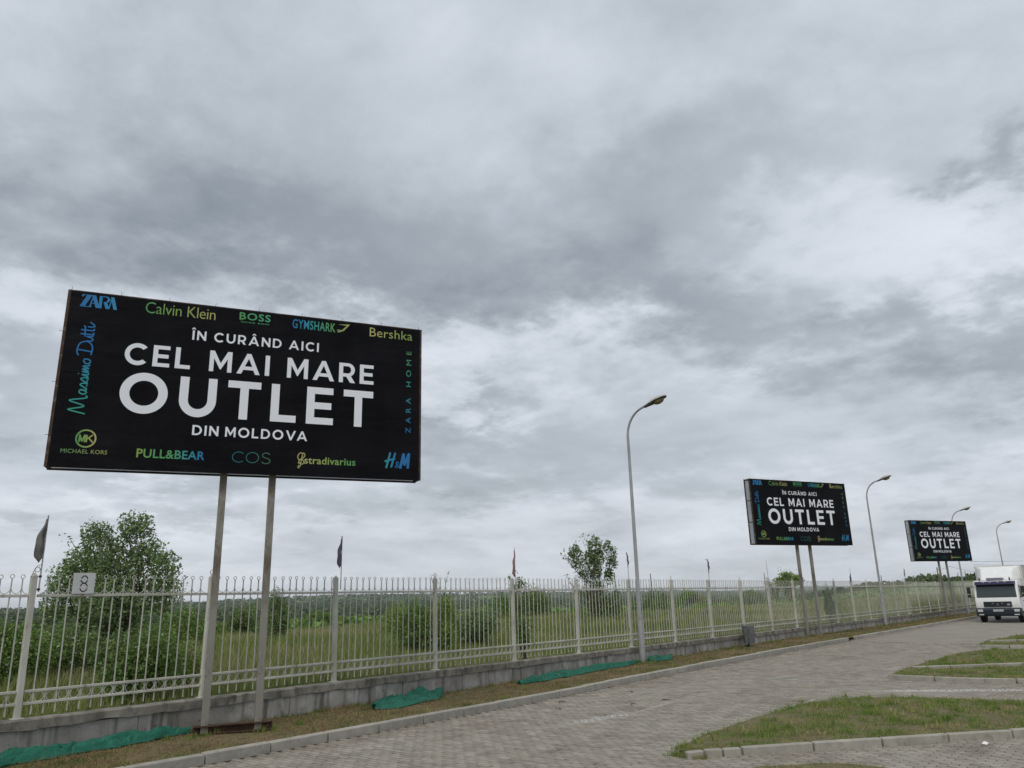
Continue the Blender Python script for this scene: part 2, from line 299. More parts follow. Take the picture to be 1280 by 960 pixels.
class MB:
    """collects faces for one mesh"""
    def __init__(s): s.v = []; s.f = []
    def add(s, vs, fs, M=None):
        o = len(s.v)
        for p in vs:
            p = Vector(p)
            if M is not None: p = M @ p
            s.v.append(tuple(p))
        s.f += [tuple(i + o for i in f) for f in fs]; return s
    def box(s, x0, x1, y0, y1, z0, z1, M=None):
        vs = [(x, y, z) for x in (x0, x1) for y in (y0, y1) for z in (z0, z1)]
        return s.add(vs, [(0, 1, 3, 2), (4, 6, 7, 5), (0, 4, 5, 1), (2, 3, 7, 6), (0, 2, 6, 4), (1, 5, 7, 3)], M)
    def cbox(s, c, d, M=None): return s.box(c[0]-d[0]/2, c[0]+d[0]/2, c[1]-d[1]/2, c[1]+d[1]/2, c[2]-d[2]/2, c[2]+d[2]/2, M)
    def tube(s, pts, r, n=8, caps=True, M=None):
        pts = [Vector(p) for p in pts]; rs = r if isinstance(r, (list, tuple)) else [r] * len(pts)
        vs = []; fs = []; prev = None
        for i, p in enumerate(pts):
            t = (pts[min(i + 1, len(pts) - 1)] - pts[max(i - 1, 0)]).normalized()
            if prev is None: a = t.orthogonal().normalized()
            else: a = (prev - t * prev.dot(t)).normalized()
            prev = a; b = t.cross(a)
            for k in range(n):
                an = 2 * PI * k / n; vs.append(p + (a * math.cos(an) + b * math.sin(an)) * rs[i])
        for i in range(len(pts) - 1):
            for k in range(n): fs.append((i*n+k, i*n+(k+1) % n, (i+1)*n+(k+1) % n, (i+1)*n+k))
        if caps: fs.append(tuple(range(n))[::-1]); fs.append(tuple(range((len(pts)-1)*n, len(pts)*n)))
        return s.add(vs, fs, M)
    def ring(s, c, R, r, ax='y', n=14, k=4, a0=0, a1=2*PI, M=None):
        pts = []; full = abs(a1 - a0) > 6.28
        for i in range(n + (0 if full else 1)):
            a = a0 + (a1 - a0) * i / n; u, w = R * math.cos(a), R * math.sin(a)
            pts.append(Vector(c) + (Vector((u, 0, w)) if ax == 'y' else Vector((0, u, w)) if ax == 'x' else Vector((u, w, 0))))
        if not full: return s.tube(pts, r, k, M=M)
        vs = []; fs = []; cc = Vector(c); N = Vector((0, 1, 0)) if ax == 'y' else Vector((1, 0, 0)) if ax == 'x' else Vector((0, 0, 1))
        for p in pts:
            a = (p - cc).normalized()
            for j in range(k):
                an = 2*PI*j/k + PI/4; vs.append(p + (a*math.cos(an) + N*math.sin(an))*r)
        m = len(pts)
        for i in range(m):
            for j in range(k): fs.append((i*k+j, i*k+(j+1) % k, ((i+1) % m)*k+(j+1) % k, ((i+1) % m)*k+j))
        return s.add(vs, fs, M)
    def lathe(s, prof, c=(0, 0, 0), n=16, M=None, ax='z'):
        vs = []; fs = []
        for r, h in prof:
            for k in range(n):
                a = 2*PI*k/n; p = (r*math.cos(a), r*math.sin(a), h)
                if ax == 'y': p = (p[0], p[2], p[1])
                if ax == 'x': p = (p[2], p[0], p[1])
                vs.append(Vector(p) + Vector(c))
        for i in range(len(prof) - 1):
            for k in range(n): fs.append((i*n+k, i*n+(k+1) % n, (i+1)*n+(k+1) % n, (i+1)*n+k))
        fs.append(tuple(range(n))[::-1]); fs.append(tuple(range((len(prof)-1)*n, len(prof)*n)))
        return s.add(vs, fs, M)
    def prism(s, poly, y0, y1, M=None):
        """poly in (x,z), extruded along y"""
        n = len(poly); vs = [(x, y0, z) for x, z in poly] + [(x, y1, z) for x, z in poly]
        fs = [tuple(range(n)), tuple(range(n, 2*n))[::-1]] + [(i, (i+1) % n, (i+1) % n + n, i + n) for i in range(n)]
        return s.add(vs, fs, M)
    def mesh(s, name, m, bevel=0, smooth=False, seg=2):
        me = bpy.data.meshes.new(name); me.from_pydata(s.v, [], s.f)
        for x in (m if isinstance(m, (list, tuple)) else [m]): me.materials.append(x)
        bm = bmesh.new(); bm.from_mesh(me)
        bmesh.ops.recalc_face_normals(bm, faces=bm.faces)
        if bevel:
            es = [e for e in bm.edges if len(e.link_faces) == 2 and e.calc_face_angle(0) > .5]
            bmesh.ops.bevel(bm, geom=es, offset=bevel, segments=seg, profile=.6, affect='EDGES', clamp_overlap=True)
        if smooth:
            for f in bm.faces: f.smooth = True
            for e in bm.edges:
                if len(e.link_faces) == 2 and e.calc_face_angle(0) > .7: e.smooth = False
        bm.to_mesh(me); bm.free(); return me
    def build(s, name, m, parent=None, loc=None, rot=None, **k): return link(name, s.mesh(name, m, **k), parent, loc, rot)

def sm(a, b, x):
    t = min(1, max(0, (x - a) / (b - a))); return t * t * (3 - 2 * t)
def gz(x, y): return .07 * sm(12, 30, x) * sm(8.6, 10.3, y)         # the ground creeps up a little towards the fence
def fbm(x, y, s, o=4): return noise.fractal(Vector((x * s, y * s, .37)), 1.0, 2.0, o)

# ------------------------------------------------------------------ terrain
FY = 12.5                                                            # fence line
def height(x, y):
    if y < FY: return -.06
    z = .05 + .25 * sm(FY, FY + 6, y) + .12 * fbm(x, y, .06)
    q = y / max(x, 1.0); side = sm(.16, .50, q)
    drop = sm(48, 230, y) * side
    z = z * (1 - drop) - 15 * drop
    z += (1 - side) * 5.6 * sm(90, 460, math.hypot(x, y))
    if y > 300:
        r = math.hypot(x, y)
        z += sm(380, 1500, y) * 11 + sm(1300, 2900, y) * (11 + 5 * fbm(x, y, .0011) + 32 * sm(900, 2300, x)) + 2.0 * sm(380, 700, y) * fbm(x, y, .004)
    return z
def build_terrain():
    ang = np.radians(np.concatenate([np.arange(-180, -20, 10.), np.arange(-20, 100, 1.0), np.arange(100, 180, 10.)]))
    rad = np.array([0, 3, 6, 9, 11, 12, 13, 14, 15, 17, 19, 22, 25, 29, 33, 38, 44, 50, 57, 65, 75, 86, 100, 116, 134, 155, 180, 210, 245, 285, 330, 385, 450, 520, 600, 700, 820, 950, 1100, 1280, 1480, 1700, 1950, 2250, 2600, 3000, 3500, 4200, 5500, 8000.])
    V = []; n = len(ang)
    for r in rad:
        for a in ang:
            x, y = r * math.cos(a), r * math.sin(a); V.append((x, y, height(x, y) if y < 4000 else height(x, y) * .7))
    F = []
    for i in range(len(rad) - 1):
        for j in range(n): F.append((i*n+j, i*n+(j+1) % n, (i+1)*n+(j+1) % n, (i+1)*n+j))
    o = link('ground', npmesh('ground', V, np.array(F)[:, ::-1], MT['meadow'], smooth=True)); tag(o, kind='structure')
build_terrain()

def in_poly(x, y, P):
    c = False; j = len(P) - 1
    for i in range(len(P)):
        if (P[i][1] > y) != (P[j][1] > y) and x < (P[j][0]-P[i][0])*(y-P[i][1])/(P[j][1]-P[i][1])+P[i][0]: c = not c
        j = i
    return c
def project(P):
    c = (np.asarray(P, float) - np.array(EYE)) @ CR
    d = np.maximum(-c[..., 2], .01)
    return np.stack([640 + 961*c[..., 0]/d, 480 - 961*c[..., 1]/d, -c[..., 2]], -1)

# grass islands between the bays (outlines in metres)
ISL = [
    [(9.62, 5.35), (11.0, 5.62), (13.5, 5.66), (15.0, 5.60), (16.0, 5.32), (16.7, 4.4), (17.0, 3.2), (17.4, 1.2), (18.4, -3.0), (17.0, -3.5), (15.5, -.1), (13.4, 1.84), (11.6, 3.37), (9.9, 4.86)],
    [(20.4, 5.50), (20.25, 4.2), (20.45, 2.8), (20.9, .5), (21.8, -3), (29.6, -3), (30.3, 1), (30.6, 4.05), (30.3, 5.1), (27.7, 5.55), (23.9, 5.63), (21.6, 5.60)],
    [(31.9, 5.60), (31.8, 4.2), (32.2, 1.5), (33, -3), (44, -3), (44, 4.3), (40.1, 5.2), (35.6, 5.85)],
    [(3.0, 3.2), (7.4, 4.6), (9.45, 4.12), (10.0, 3.62), (10.05, 2.9), (9.6, 1.2), (8.0, -2.0), (3.0, -2.0)]]
KY = lambda x: 10.28 + .22 * sm(11, 20, x)                         # road edge of the long kerb

# ---- road sheet and pavers
def sheet(name, x0, x1, dx, yf0, yf1, ny, zf, m, **k):
    xs = np.arange(x0, x1 + dx, dx); V = []; F = []
    for x in xs:
        for j in range(ny + 1):
            y = yf0(x) + (yf1(x) - yf0(x)) * j / ny; V.append((x, y, zf(x, y)))
    n = ny + 1
    for i in range(len(xs) - 1):
        for j in range(ny): F.append((i*n+j, (i+1)*n+j, (i+1)*n+j+1, i*n+j+1))
    o = link(name, npmesh(name, V, np.array(F), m, smooth=True)); return tag(o, kind='structure', **k)
XP = 34.0                                                           # single pavers as far as here, then the material
far_pav = mat('paver_far', [(.3, (.230, .210, .179)), (.7, (.296, .272, .234))], .8, 9, .95, .004, 9,
              patches=[((.13, .11, .085), 9, .55, .72, (.5, 1, 1), .45), ((.17, .135, .105), .5, .52, .78, (1, 1, 1), .5)], post=paint_marks)
road_bed = sheet('road_bed', -8, XP, 1.0, lambda x: -6, lambda x: KY(x) + .03, 24, lambda x, y: -.02 + gz(x, y), MT['joint'])
road = sheet('road', XP, 190, 2.0, lambda x: -9, lambda x: KY(x) + .03, 16, lambda x, y: gz(x, y), far_pav)

def paver_shape():
    # interlocking block: long side across the road, kinked edges
    a, b, k = .098, .054, .011
    top = [(-a*.5-k, -b), (0, -b+k*.9), (a*.5+k*1.0, -b), (a*.98, -b*.55), (a*.86, 0), (a*.98, b*.55), (a*.5, b), (0, b-k*.9), (-a*.5, b), (-a*.98, b*.55), (-a*.86, 0), (-a*.98, -b*.55)]
    return top
def paver_arrays():
    a, b = .0940, .0440; k = .008
    top = [(-a, -b), (-a*.5, -b-k), (0, -b), (a*.5, -b+k), (a, -b), (a, b), (a*.5, b+k), (0, b), (-a*.5, b-k), (-a, b)]
    n = len(top); V = []
    for s, z in ((.955, 0), (1.0, -.006), (1.0, -.035)):
        for x, y in top: V.append((y*s if False else y * (s if z == 0 else 1), x * (.98 if z == 0 else 1), z))
    F4 = []
    for r in range(2):
        for i in range(n): F4.append((r*n+i, r*n+(i+1) % n, (r+1)*n+(i+1) % n, (r+1)*n+i))
    return np.array(V), np.array(F4), np.array([tuple(range(n))[::-1]])
PV, PF4, PFT = paver_arrays()
def build_pavers():
    me = npmesh('paver', PV, [PF4, PFT], MT['paver'])
    bm = bmesh.new(); bm.from_mesh(me); bmesh.ops.recalc_face_normals(bm, faces=bm.faces); bm.to_mesh(me); bm.free()
    pts = []
    dx, dy = .1005, .2005
    nx = int((XP - 3.0) / dx) + 1
    for i in range(nx):
        x = 3.0 + i * dx
        for j in range(-12, 53):
            y = j * dy + (dy / 2 if i % 2 else 0)
            if y > KY(x) - .08 or y < -2.5: continue
            pts.append((x, y))
    pts = np.array(pts)
    keep = np.ones(len(pts), bool)
    P3 = np.c_[pts, np.zeros(len(pts))]; pr = project(P3)
    keep &= (pr[:, 2] > .5) & (pr[:, 0] > -260) & (pr[:, 0] < 1540) & (pr[:, 1] < 1120)
    for k, (x, y) in enumerate(pts):
        if keep[k] and y < 5.75 and any(in_poly(x, y, P) for P in ISL): keep[k] = False
    pts = pts[keep]; pr = pr[keep]
    z = np.array([gz(x, y) + .008 * fbm(x, y, .45, 2) for x, y in pts]) + RNG.normal(0, .0022, len(pts))
    rz = RNG.normal(0, .012, len(pts)); tx = RNG.normal(0, .008, len(pts)); ty = RNG.normal(0, .018, len(pts))
    vis = (pr[:, 0] > 0) & (pr[:, 0] < 1280) & (pr[:, 1] < 958)
    order = np.argsort(np.where(vis, pr[:, 2], 1e9))[:298]
    single = np.zeros(len(pts), bool); single[order] = True
    for k in order:
        link('paver', me, road_bed, (pts[k, 0], pts[k, 1], z[k]), (tx[k], ty[k], rz[k]))
    idx = np.where(~single)[0]; n = len(PV)
    c, s = np.cos(rz[idx])[:, None], np.sin(rz[idx])[:, None]
    X = PV[None, :, 0]*c - PV[None, :, 1]*s; Y = PV[None, :, 0]*s + PV[None, :, 1]*c
    Z = PV[None, :, 2] + X*-ty[idx][:, None] + Y*tx[idx][:, None] + z[idx][:, None]
    V = np.stack([X + pts[idx, 0][:, None], Y + pts[idx, 1][:, None], Z], -1).reshape(-1, 3)
    off = (np.arange(len(idx)) * n)[:, None, None]
    mm = npmesh('pavers', V, [(PF4[:, ::-1][None] + off).reshape(-1, 4), (PFT[:, ::-1][None] + off).reshape(-1, PFT.shape[1])], MT['paver'])
    o = link('paver', mm, road_bed); o['kind'] = 'stuff'
build_pavers()

# ---- verge between kerb and wall
verge = sheet('verge', -8, 190, .5, lambda x: KY(x) + .12, lambda x: FY + .05, 8,
              lambda x, y: .075 + gz(x, y) + .03 * sm(KY(x) + .3, FY, y) + .02 * fbm(x, y, 1.2), MT['verge'])
def vz(x, y): return .075 + gz(x, y) + .03 * sm(KY(x) + .3, FY, y) + .02 * fbm(x, y, 1.2)
far_side = sheet('pavement_edge', -8, 40, 2, lambda x: -30, lambda x: -6.01, 2, lambda x, y: -.01, far_pav)

# ---- kerbs
def kerb_stone_mesh(L, w=.15, h=.24):
    return MB().box(-L/2 + .009, L/2 - .009, -w/2, w/2, -h, 0).mesh('kerb_stone', MT['kerb'], bevel=.012, seg=1)
KS = kerb_stone_mesh(1.0)
kb = sheet('kerb', -8, 190, 2, lambda x: KY(x) + .025, lambda x: KY(x) + .13, 1, lambda x, y: .02 + gz(x, y), MT['joint'])
for i in range(-3, 118):
    x = 5.94 + i + .5
    if 33.6 < x < 34.9: continue
    y = KY(x) + .075 + random.uniform(-.006, .006)
    dz = random.uniform(-.006, .006)
    link('kerb_stone', KS, kb, (x, y, .118 + gz(x, y) + dz), (random.uniform(-.012, .012), random.uniform(-.006, .006), math.atan2(KY(x+.5)-KY(x-.5), 1) + random.uniform(-.006, .006)))
# island soil sheets and kerbs
KI = kerb_stone_mesh(.98, .10, .20); KH = kerb_stone_mesh(.24, .10, .20)
def island(P, z, edges):
    """edges: list of (i0, i1, stone mesh, length, top height) kerbs along outline edges"""
    tris = tessellate_polygon([[Vector((x, y, 0)) for x, y in P]])
    bm = bmesh.new(); vs = [bm.verts.new((x, y, z)) for x, y in P]
    for t in tris: bm.faces.new([vs[i] for i in t])
    bmesh.ops.subdivide_edges(bm, edges=bm.edges[:], cuts=5, use_grid_fill=True)
    bmesh.ops.triangulate(bm, faces=bm.faces[:])
    for v in bm.verts: v.co.z += .03 * fbm(v.co.x, v.co.y, .7)
    for f in bm.faces:
        f.normal_update()
        if f.normal.z < 0: f.normal_flip()
        f.smooth = True
    me = bpy.data.meshes.new('grass_island'); bm.to_mesh(me); bm.free(); me.materials.append(MT['soil_green'])
    o = link('grass_island', me); tag(o, kind='structure')
    for (x0, y0), (x1, y1), h, cut in edges:
        Ld = math.hypot(x1-x0, y1-y0); a = math.atan2(y1-y0, x1-x0); d = .0
        if cut:
            for q in cut:
                link('kerb_stone', KH, o, (x0 + math.cos(a)*q, y0 + math.sin(a)*q, h + random.uniform(-.02, .005)), (random.uniform(-.04, .04), random.uniform(-.03, .03), a + random.uniform(-.1, .1)))
            d = cut[-1] + .14
        while d < Ld:
            link('kerb_stone', KI, o, (x0 + math.cos(a)*(d+.49), y0 + math.sin(a)*(d+.49), h + random.uniform(-.004, .004)), (random.uniform(-.02, .02), random.uniform(-.006, .006), a + random.uniform(-.006, .006)))
            d += .99
    return o
island(ISL[0], .035, [((9.50, 5.10), (13.45, 1.80), .105, (.10, .35, .60)), ((13.45, 1.80), (15.5, -.2), .105, None), ((9.9, 5.62), (15.0, 5.68), .012, None)])
island(ISL[1], .045, [((20.12, 5.45), (20.0, 3.9), .11, None), ((20.0, 3.9), (20.9, -.4), .11, None), ((22.3, 5.45), (25.5, 2.2), .115, None), ((25.5, 2.2), (27.6, .1), .115, None), ((23.9, 5.68), (27.8, 5.62), .02, None)])
island(ISL[2], .045, [((31.7, 5.6), (31.7, -.5), .11, None), ((34.2, 5.6), (36.4, 2.6), .12, None), ((35.6, 5.9), (40.5, 5.3), .02, None)])
island(ISL[3], .03, [])

# ------------------------------------------------------------------ grass blades
def blades(name, P, h, w, lean, m, parent=None, seg=1, **k):
    """P (n,3) roots; h, w arrays; triangles or bent two-piece blades"""
    n = len(P); a = RNG.uniform(0, 2*PI, n); d = np.c_[np.cos(a), np.sin(a), np.zeros(n)]
    la = RNG.uniform(0, 2*PI, n); ll = np.abs(RNG.normal(0, lean, n)) * h
    tip = P + np.c_[np.cos(la)*ll, np.sin(la)*ll, h]
    if seg == 1:
        V = np.stack([P - d*w[:, None]/2, P + d*w[:, None]/2, tip], 1).reshape(-1, 3)
        F = np.arange(3*n).reshape(-1, 3)
    else:
        mid = P + np.c_[np.cos(la)*ll*.3, np.sin(la)*ll*.3, h*.6]
        V = np.stack([P - d*w[:, None]/2, P + d*w[:, None]/2, mid + d*w[:, None]*.35, mid - d*w[:, None]*.35, tip], 1).reshape(-1, 3)
        b = (np.arange(n)*5)[:, None]; F = [b + np.array([[0, 1, 2, 3]]), b + np.array([[3, 2, 4]])]
    o = link(name, npmesh(name, V, F, m), parent); return tag(o, kind='stuff', **k)
def scatter(n, x0, x1, y0, y1, bias=1.0, margin=60):
    """denser near the camera; only where the lens or a step aside could see it"""
    X = x0 + (x1 - x0) * RNG.random(n) ** bias; Y = RNG.uniform(0, 1, n)
    Y = y0 + (y1 - y0) * Y
    pr = project(np.c_[X, Y, np.full(n, .1)])
    k = (pr[:, 2] > .5) & (pr[:, 0] > -150 - margin) & (pr[:, 0] < 1430 + margin) & (pr[:, 1] < 1100)
    return X[k], Y[k]
def nz(X, Y, s): return np.array([noise.noise(Vector((x*s, y*s, .5))) for x, y in zip(X, Y)])
def verge_grass():
    X, Y = scatter(110000, 2.5, 75, 10.4, 12.48, 2.0)
    Y = np.maximum(Y, np.array([KY(x) + .16 for x in X]))
    nn = nz(X, Y, 1.1); k = (nn + RNG.normal(0, .35, len(X))) > -.25; X, Y, nn = X[k], Y[k], nn[k]
    Z = np.array([vz(x, y) for x, y in zip(X, Y)]) - .005
    sc = 1 + X / 30
    h = RNG.uniform(.015, .05, len(X)) * (1 + .9*np.clip(nn, 0, 1)) * (1 + .7*(Y > 12.2)); w = RNG.uniform(.005, .011, len(X)) * sc
    blades('verge_grass', np.c_[X, Y, Z], h, w, .9, MT['blade_dry'], label='short dry mown grass and straw on the strip between kerb and wall', cat='grass')
    # taller tufts against the wall foot, round the posts and along the back of the kerb
    R = []
    for _ in range(420):
        x = 3 + 60 * random.random() ** 1.6; side = random.random()
        if side < .55: y = FY - .13 - abs(random.gauss(0, .05))
        elif side < .8: y = KY(x) + .19 + random.uniform(0, .06)
        else: y = random.uniform(KY(x) + .25, 12.3)
        R.append((x, y, random.randint(8, 26), random.uniform(.05, .13)))
    for x, y in ((6.82, 11.95), (7.54, 11.63), (6.6, 11.8), (7.9, 11.5), (20.45, 12.05), (34.6, 12.0), (45.8, 12.1)):
        for _ in range(5): R.append((x + random.gauss(0, .22), y + random.gauss(0, .10), 30, random.uniform(.07, .14)))
    P = []; H = []
    for x, y, n, hh in R:
        for _ in range(n):
            xx, yy = x + random.gauss(0, .05), y + random.gauss(0, .035)
            yy = min(yy, FY - .13); P.append((xx, yy, vz(xx, yy) - .005)); H.append(hh * random.uniform(.4, 1.1))
    P = np.array(P); H = np.array(H)
    blades('grass_tufts', P, H, RNG.uniform(.005, .009, len(P)) * (1 + P[:, 0]/40), .45, MT['blade_green'], seg=2,
           label='greener tufts of grass growing at the wall foot and along the kerb', cat='grass')
verge_grass()
def island_grass():
    PP = []; HH = []; WW = []
    for P, n, z0 in ((ISL[0], 90000, .035), (ISL[1], 60000, .045), (ISL[2], 30000, .045), (ISL[3], 30000, .03)):
        xs = [p[0] for p in P]; ys = [p[1] for p in P]
        X, Y = scatter(n, min(xs), max(xs), min(ys), max(ys))
        k = np.array([in_poly(x, y, P) for x, y in zip(X, Y)]); X, Y = X[k], Y[k]
        nn = nz(X, Y, 1.6) + .5 * nz(X, Y, 5.1); k = (nn + RNG.normal(0, .25, len(X))) > -.22; X, Y, nn = X[k], Y[k], nn[k]
        Z = np.array([z0 + .03*fbm(x, y, .7) for x, y in zip(X, Y)])
        PP.append(np.c_[X, Y, Z]); HH.append(RNG.uniform(.012, .045, len(X)) * (1 + 1.2*np.clip(nn, 0, 1))); WW.append(RNG.uniform(.005, .011, len(X)) * (1 + X/35))
    T = []
    for P in ISL[:3]:
        xs = [p[0] for p in P]; ys = [p[1] for p in P]
        for _ in range(420):
            x, y = random.uniform(min(xs), max(xs)), random.uniform(max(-1, min(ys)), max(ys))
            if in_poly(x, y, P):
                for _ in range(random.randint(10, 40)): T.append((x + random.gauss(0, .05), y + random.gauss(0, .05), .045))
    T = np.array(T); PP.append(T); HH.append(RNG.uniform(.03, .11, len(T))); WW.append(RNG.uniform(.006, .011, len(T)) * (1 + T[:, 0]/35))
    # ragged rim that creeps over the kerb line and the paving
    E = []
    for P in ISL[:3]:
        for i in range(len(P)):
            (x0, y0), (x1, y1) = P[i], P[(i+1) % len(P)]; L_ = math.hypot(x1-x0, y1-y0)
            for _ in range(int(L_ * 60)):
                t = random.random(); E.append((x0+(x1-x0)*t + random.gauss(0, .045), y0+(y1-y0)*t + random.gauss(0, .045), .0))
    for _ in range(900): E.append((9.50 + abs(random.gauss(0, .12)), 5.12 + random.gauss(0, .12), 0))
    E = np.array(E); pr = project(E); E = E[(pr[:, 0] > -100) & (pr[:, 0] < 1400) & (pr[:, 2] > .5)]
    PP.append(E); HH.append(RNG.uniform(.03, .10, len(E))); WW.append(RNG.uniform(.006, .011, len(E)))
    blades('island_grass', np.concatenate(PP), np.concatenate(HH), np.concatenate(WW), .7, MT['blade_green'],
           label='patchy short green grass growing on the islands beside the road', cat='grass')
    # weeds in the paving joints near the bays
    X, Y = scatter(9000, 8.5, 22, 1.0, 6.3); nn = nz(X, Y, .9)
    k = (nn > .22) & np.array([not any(in_poly(x, y, P) for P in ISL) for x, y in zip(X, Y)]); X, Y = X[k], Y[k]
    X = np.round(X / .1005) * .1005 - .05
    blades('joint_weeds', np.c_[X, Y, np.full(len(X), -.01)], RNG.uniform(.015, .035, len(X)), RNG.uniform(.005, .009, len(X)), .7, MT['blade_dry'],
           label='sparse weeds sprouting from the joints between the pavers', cat='weeds')
island_grass()
def meadow_grass():
    PP = []; H = []; W = []
    for n, x0, x1, y0, y1, hh in ((120000, 2, 40, 12.7, 22, .42), (90000, 2, 60, 22, 50, .50), (90000, 30, 150, 12.7, 40, .55)):
        X, Y = scatter(n, x0, x1, y0, y1, 1.2 if x0 == 2 else 1.4)
        nn = nz(X, Y, .13); m2 = nz(X, Y, .9); k = (m2 + RNG.normal(0, .4, len(X))) > -.5; X, Y, nn = X[k], Y[k], nn[k]
        Z = np.array([height(x, y) for x, y in zip(X, Y)])
        r = np.hypot(X, Y)
        PP.append(np.c_[X, Y, Z - .02]); H.append(hh * RNG.uniform(.4, 1.25, len(X)) * (1 + .5*nn)); W.append(RNG.uniform(.008, .016, len(X)) * (1 + r/18))
    blades('meadow_grass', np.concatenate(PP), np.concatenate(H), np.concatenate(W), .28, MT['blade_meadow'], seg=2,
           label='tall uncut meadow grass covering the field behind the fence', cat='grass')
meadow_grass()

# ------------------------------------------------------------------ wall and fence
wall = empty('concrete_wall', (0, FY, 0), label='low stained concrete wall carrying the white railing', cat='wall')
WT = .575                                                            # top of wall
def wall_parts():
    x = -2.0; k = 0; meshes = {}
    while x < 130:
        L_ = 2.675 if x < 60 else 5.35
        mb = MB(); n = 6; r = random.Random(k)
        mb.box(x + .004, x + L_ - .004, -.10, .10, -.1, WT - .135)
        mb.build('wall_panel', MT['wall'], wall, bevel=.006, seg=1)
        mb = MB()
        # coping: rough hand-laid mortar band, wavy lower lip
        xs = np.linspace(x, x + L_ + .0, 17)
        vs = []; fs = []
        for i, xx in enumerate(xs):
            w1 = .022 * noise.noise(Vector((xx*5, 1, 0))); w2 = .030 * noise.noise(Vector((xx*1.7, 5, 0))) + .018*noise.noise(Vector((xx*9, 3, 0))); w3 = .008*noise.noise(Vector((xx*4, 9, 0)))
            vs += [(xx, -.126 + w1*1.2, WT - .138 + w2), (xx, -.130 + w1, WT - .02 + w3), (xx, -.108 + w1, WT + w3), (xx, .10, WT + w3*.5), (xx, .10, WT - .14)]
        for i in range(len(xs)-1):
            for j in range(4): fs.append((i*5+j, (i+1)*5+j, (i+1)*5+j+1, i*5+j+1))
            fs.append((i*5+4, (i+1)*5+4, (i+1)*5, i*5))
        mb.add(vs, fs); mb.build('coping', MT['coping'], wall)
        x += L_; k += 1
wall_parts()

fence = empty('railing_fence', (0, FY, 0), label='white metal railing with ring topped pickets running along the wall', cat='fence')
RZ = 2.205                                                           # top rail
Z1, Z2 = .925, .765                                                  # ring rails
PS = 2.675; PX0 = 4.385
post_x = [PX0 + PS * i for i in range(-3, 46)]
def fence_parts():
    s = .038
    pm = MB().box(-s, s, -s, s, WT - .03, RZ + .27)
    pm.add([(-s, -s, RZ+.27), (s, -s, RZ+.27), (s, s, RZ+.27), (-s, s, RZ+.27), (0, 0, RZ+.33)], [(0, 1, 4), (1, 2, 4), (2, 3, 4), (3, 0, 4)])
    pm.box(-.075, .075, -.075, .075, WT - .005, WT + .012)
    pmesh = pm.mesh('post', MT['fence'], bevel=.004, seg=1)
    capm = MB().ring((0, 0, RZ + .355), .036, .007).mesh('post_ring', MT['fence'])
    tr = MB().box(s + .001, PS - s - .001, -.017, .017, RZ - .02, RZ + .02).mesh('rail', MT['fence'], bevel=.004, seg=1)
    lr = MB().box(s + .001, PS - s - .001, -.016, .016, -.018, .018).mesh('rail', MT['fence'], bevel=.004, seg=1)
    a = .0072
    pk = MB().box(-a, a, -a, a, WT + .045, RZ + .235)
    pk.ring((0, 0, RZ + .262), .027, .006, n=12)
    for sgn in (-1, 1):   # little horns that curl off the picket onto the rail
        pk.ring((sgn*.0785, 0, RZ + .098), .072, .006, n=6, k=3, a0=(-PI/2), a1=(-PI/2 - sgn*PI*.47) if sgn > 0 else (-PI/2 + PI*.47))
    pkm = pk.mesh('picket', MT['fence'])
    rg = MB().ring((0, 0, (Z1+Z2)/2), .063, .006, n=14).mesh('ring', MT['fence'])
    n_pk = 0; rest_p = []; rest_r = []
    for i, x in enumerate(post_x):
        o = link('post', pmesh, fence, (x, 0, 0), (random.gauss(0, .004), random.gauss(0, .006), 0))
        if i % 2 == 0 and x < 60: link('cap_ring', capm, o)
        if i == len(post_x) - 1: break
        link('top_rail', tr, fence, (x, 0, random.gauss(0, .003)))
        link('lower_rail', lr, fence, (x, 0, Z1)); link('lower_rail', lr, fence, (x, 0, Z2))
        for j in range(16):
            xx = x + PS * (j + 1) / 17
            if xx > 3.2 and n_pk < 299:
                link('picket', pkm, fence, (xx, 0, random.gauss(0, .003)), (0, random.gauss(0, .005), 0)); n_pk += 1
                link('ring', rg, fence, (xx - PS/34, 0, 0))
            else: rest_p.append(xx); rest_r.append(xx - PS/34)
        rest_r.append(x + PS - PS/34)
    def joined(me, xs, name):
        n = len(me.vertices); co = np.zeros(n*3, np.float32); me.vertices.foreach_get('co', co); co = co.reshape(-1, 3)
        F = {}
        for p in me.polygons: F.setdefault(len(p.vertices), []).append(tuple(p.vertices))
        xs = np.array(xs); V = (co[None] + np.stack([xs, xs*0, xs*0], -1)[:, None]).reshape(-1, 3); off = (np.arange(len(xs))*n)[:, None, None]
        o = link(name, npmesh(name, V, [(np.array(f)[None] + off).reshape(-1, k) for k, f in F.items()], MT['fence']), fence); o['kind'] = 'stuff'
    joined(pkm, rest_p, 'picket'); joined(rg, rest_r, 'ring')
fence_parts()

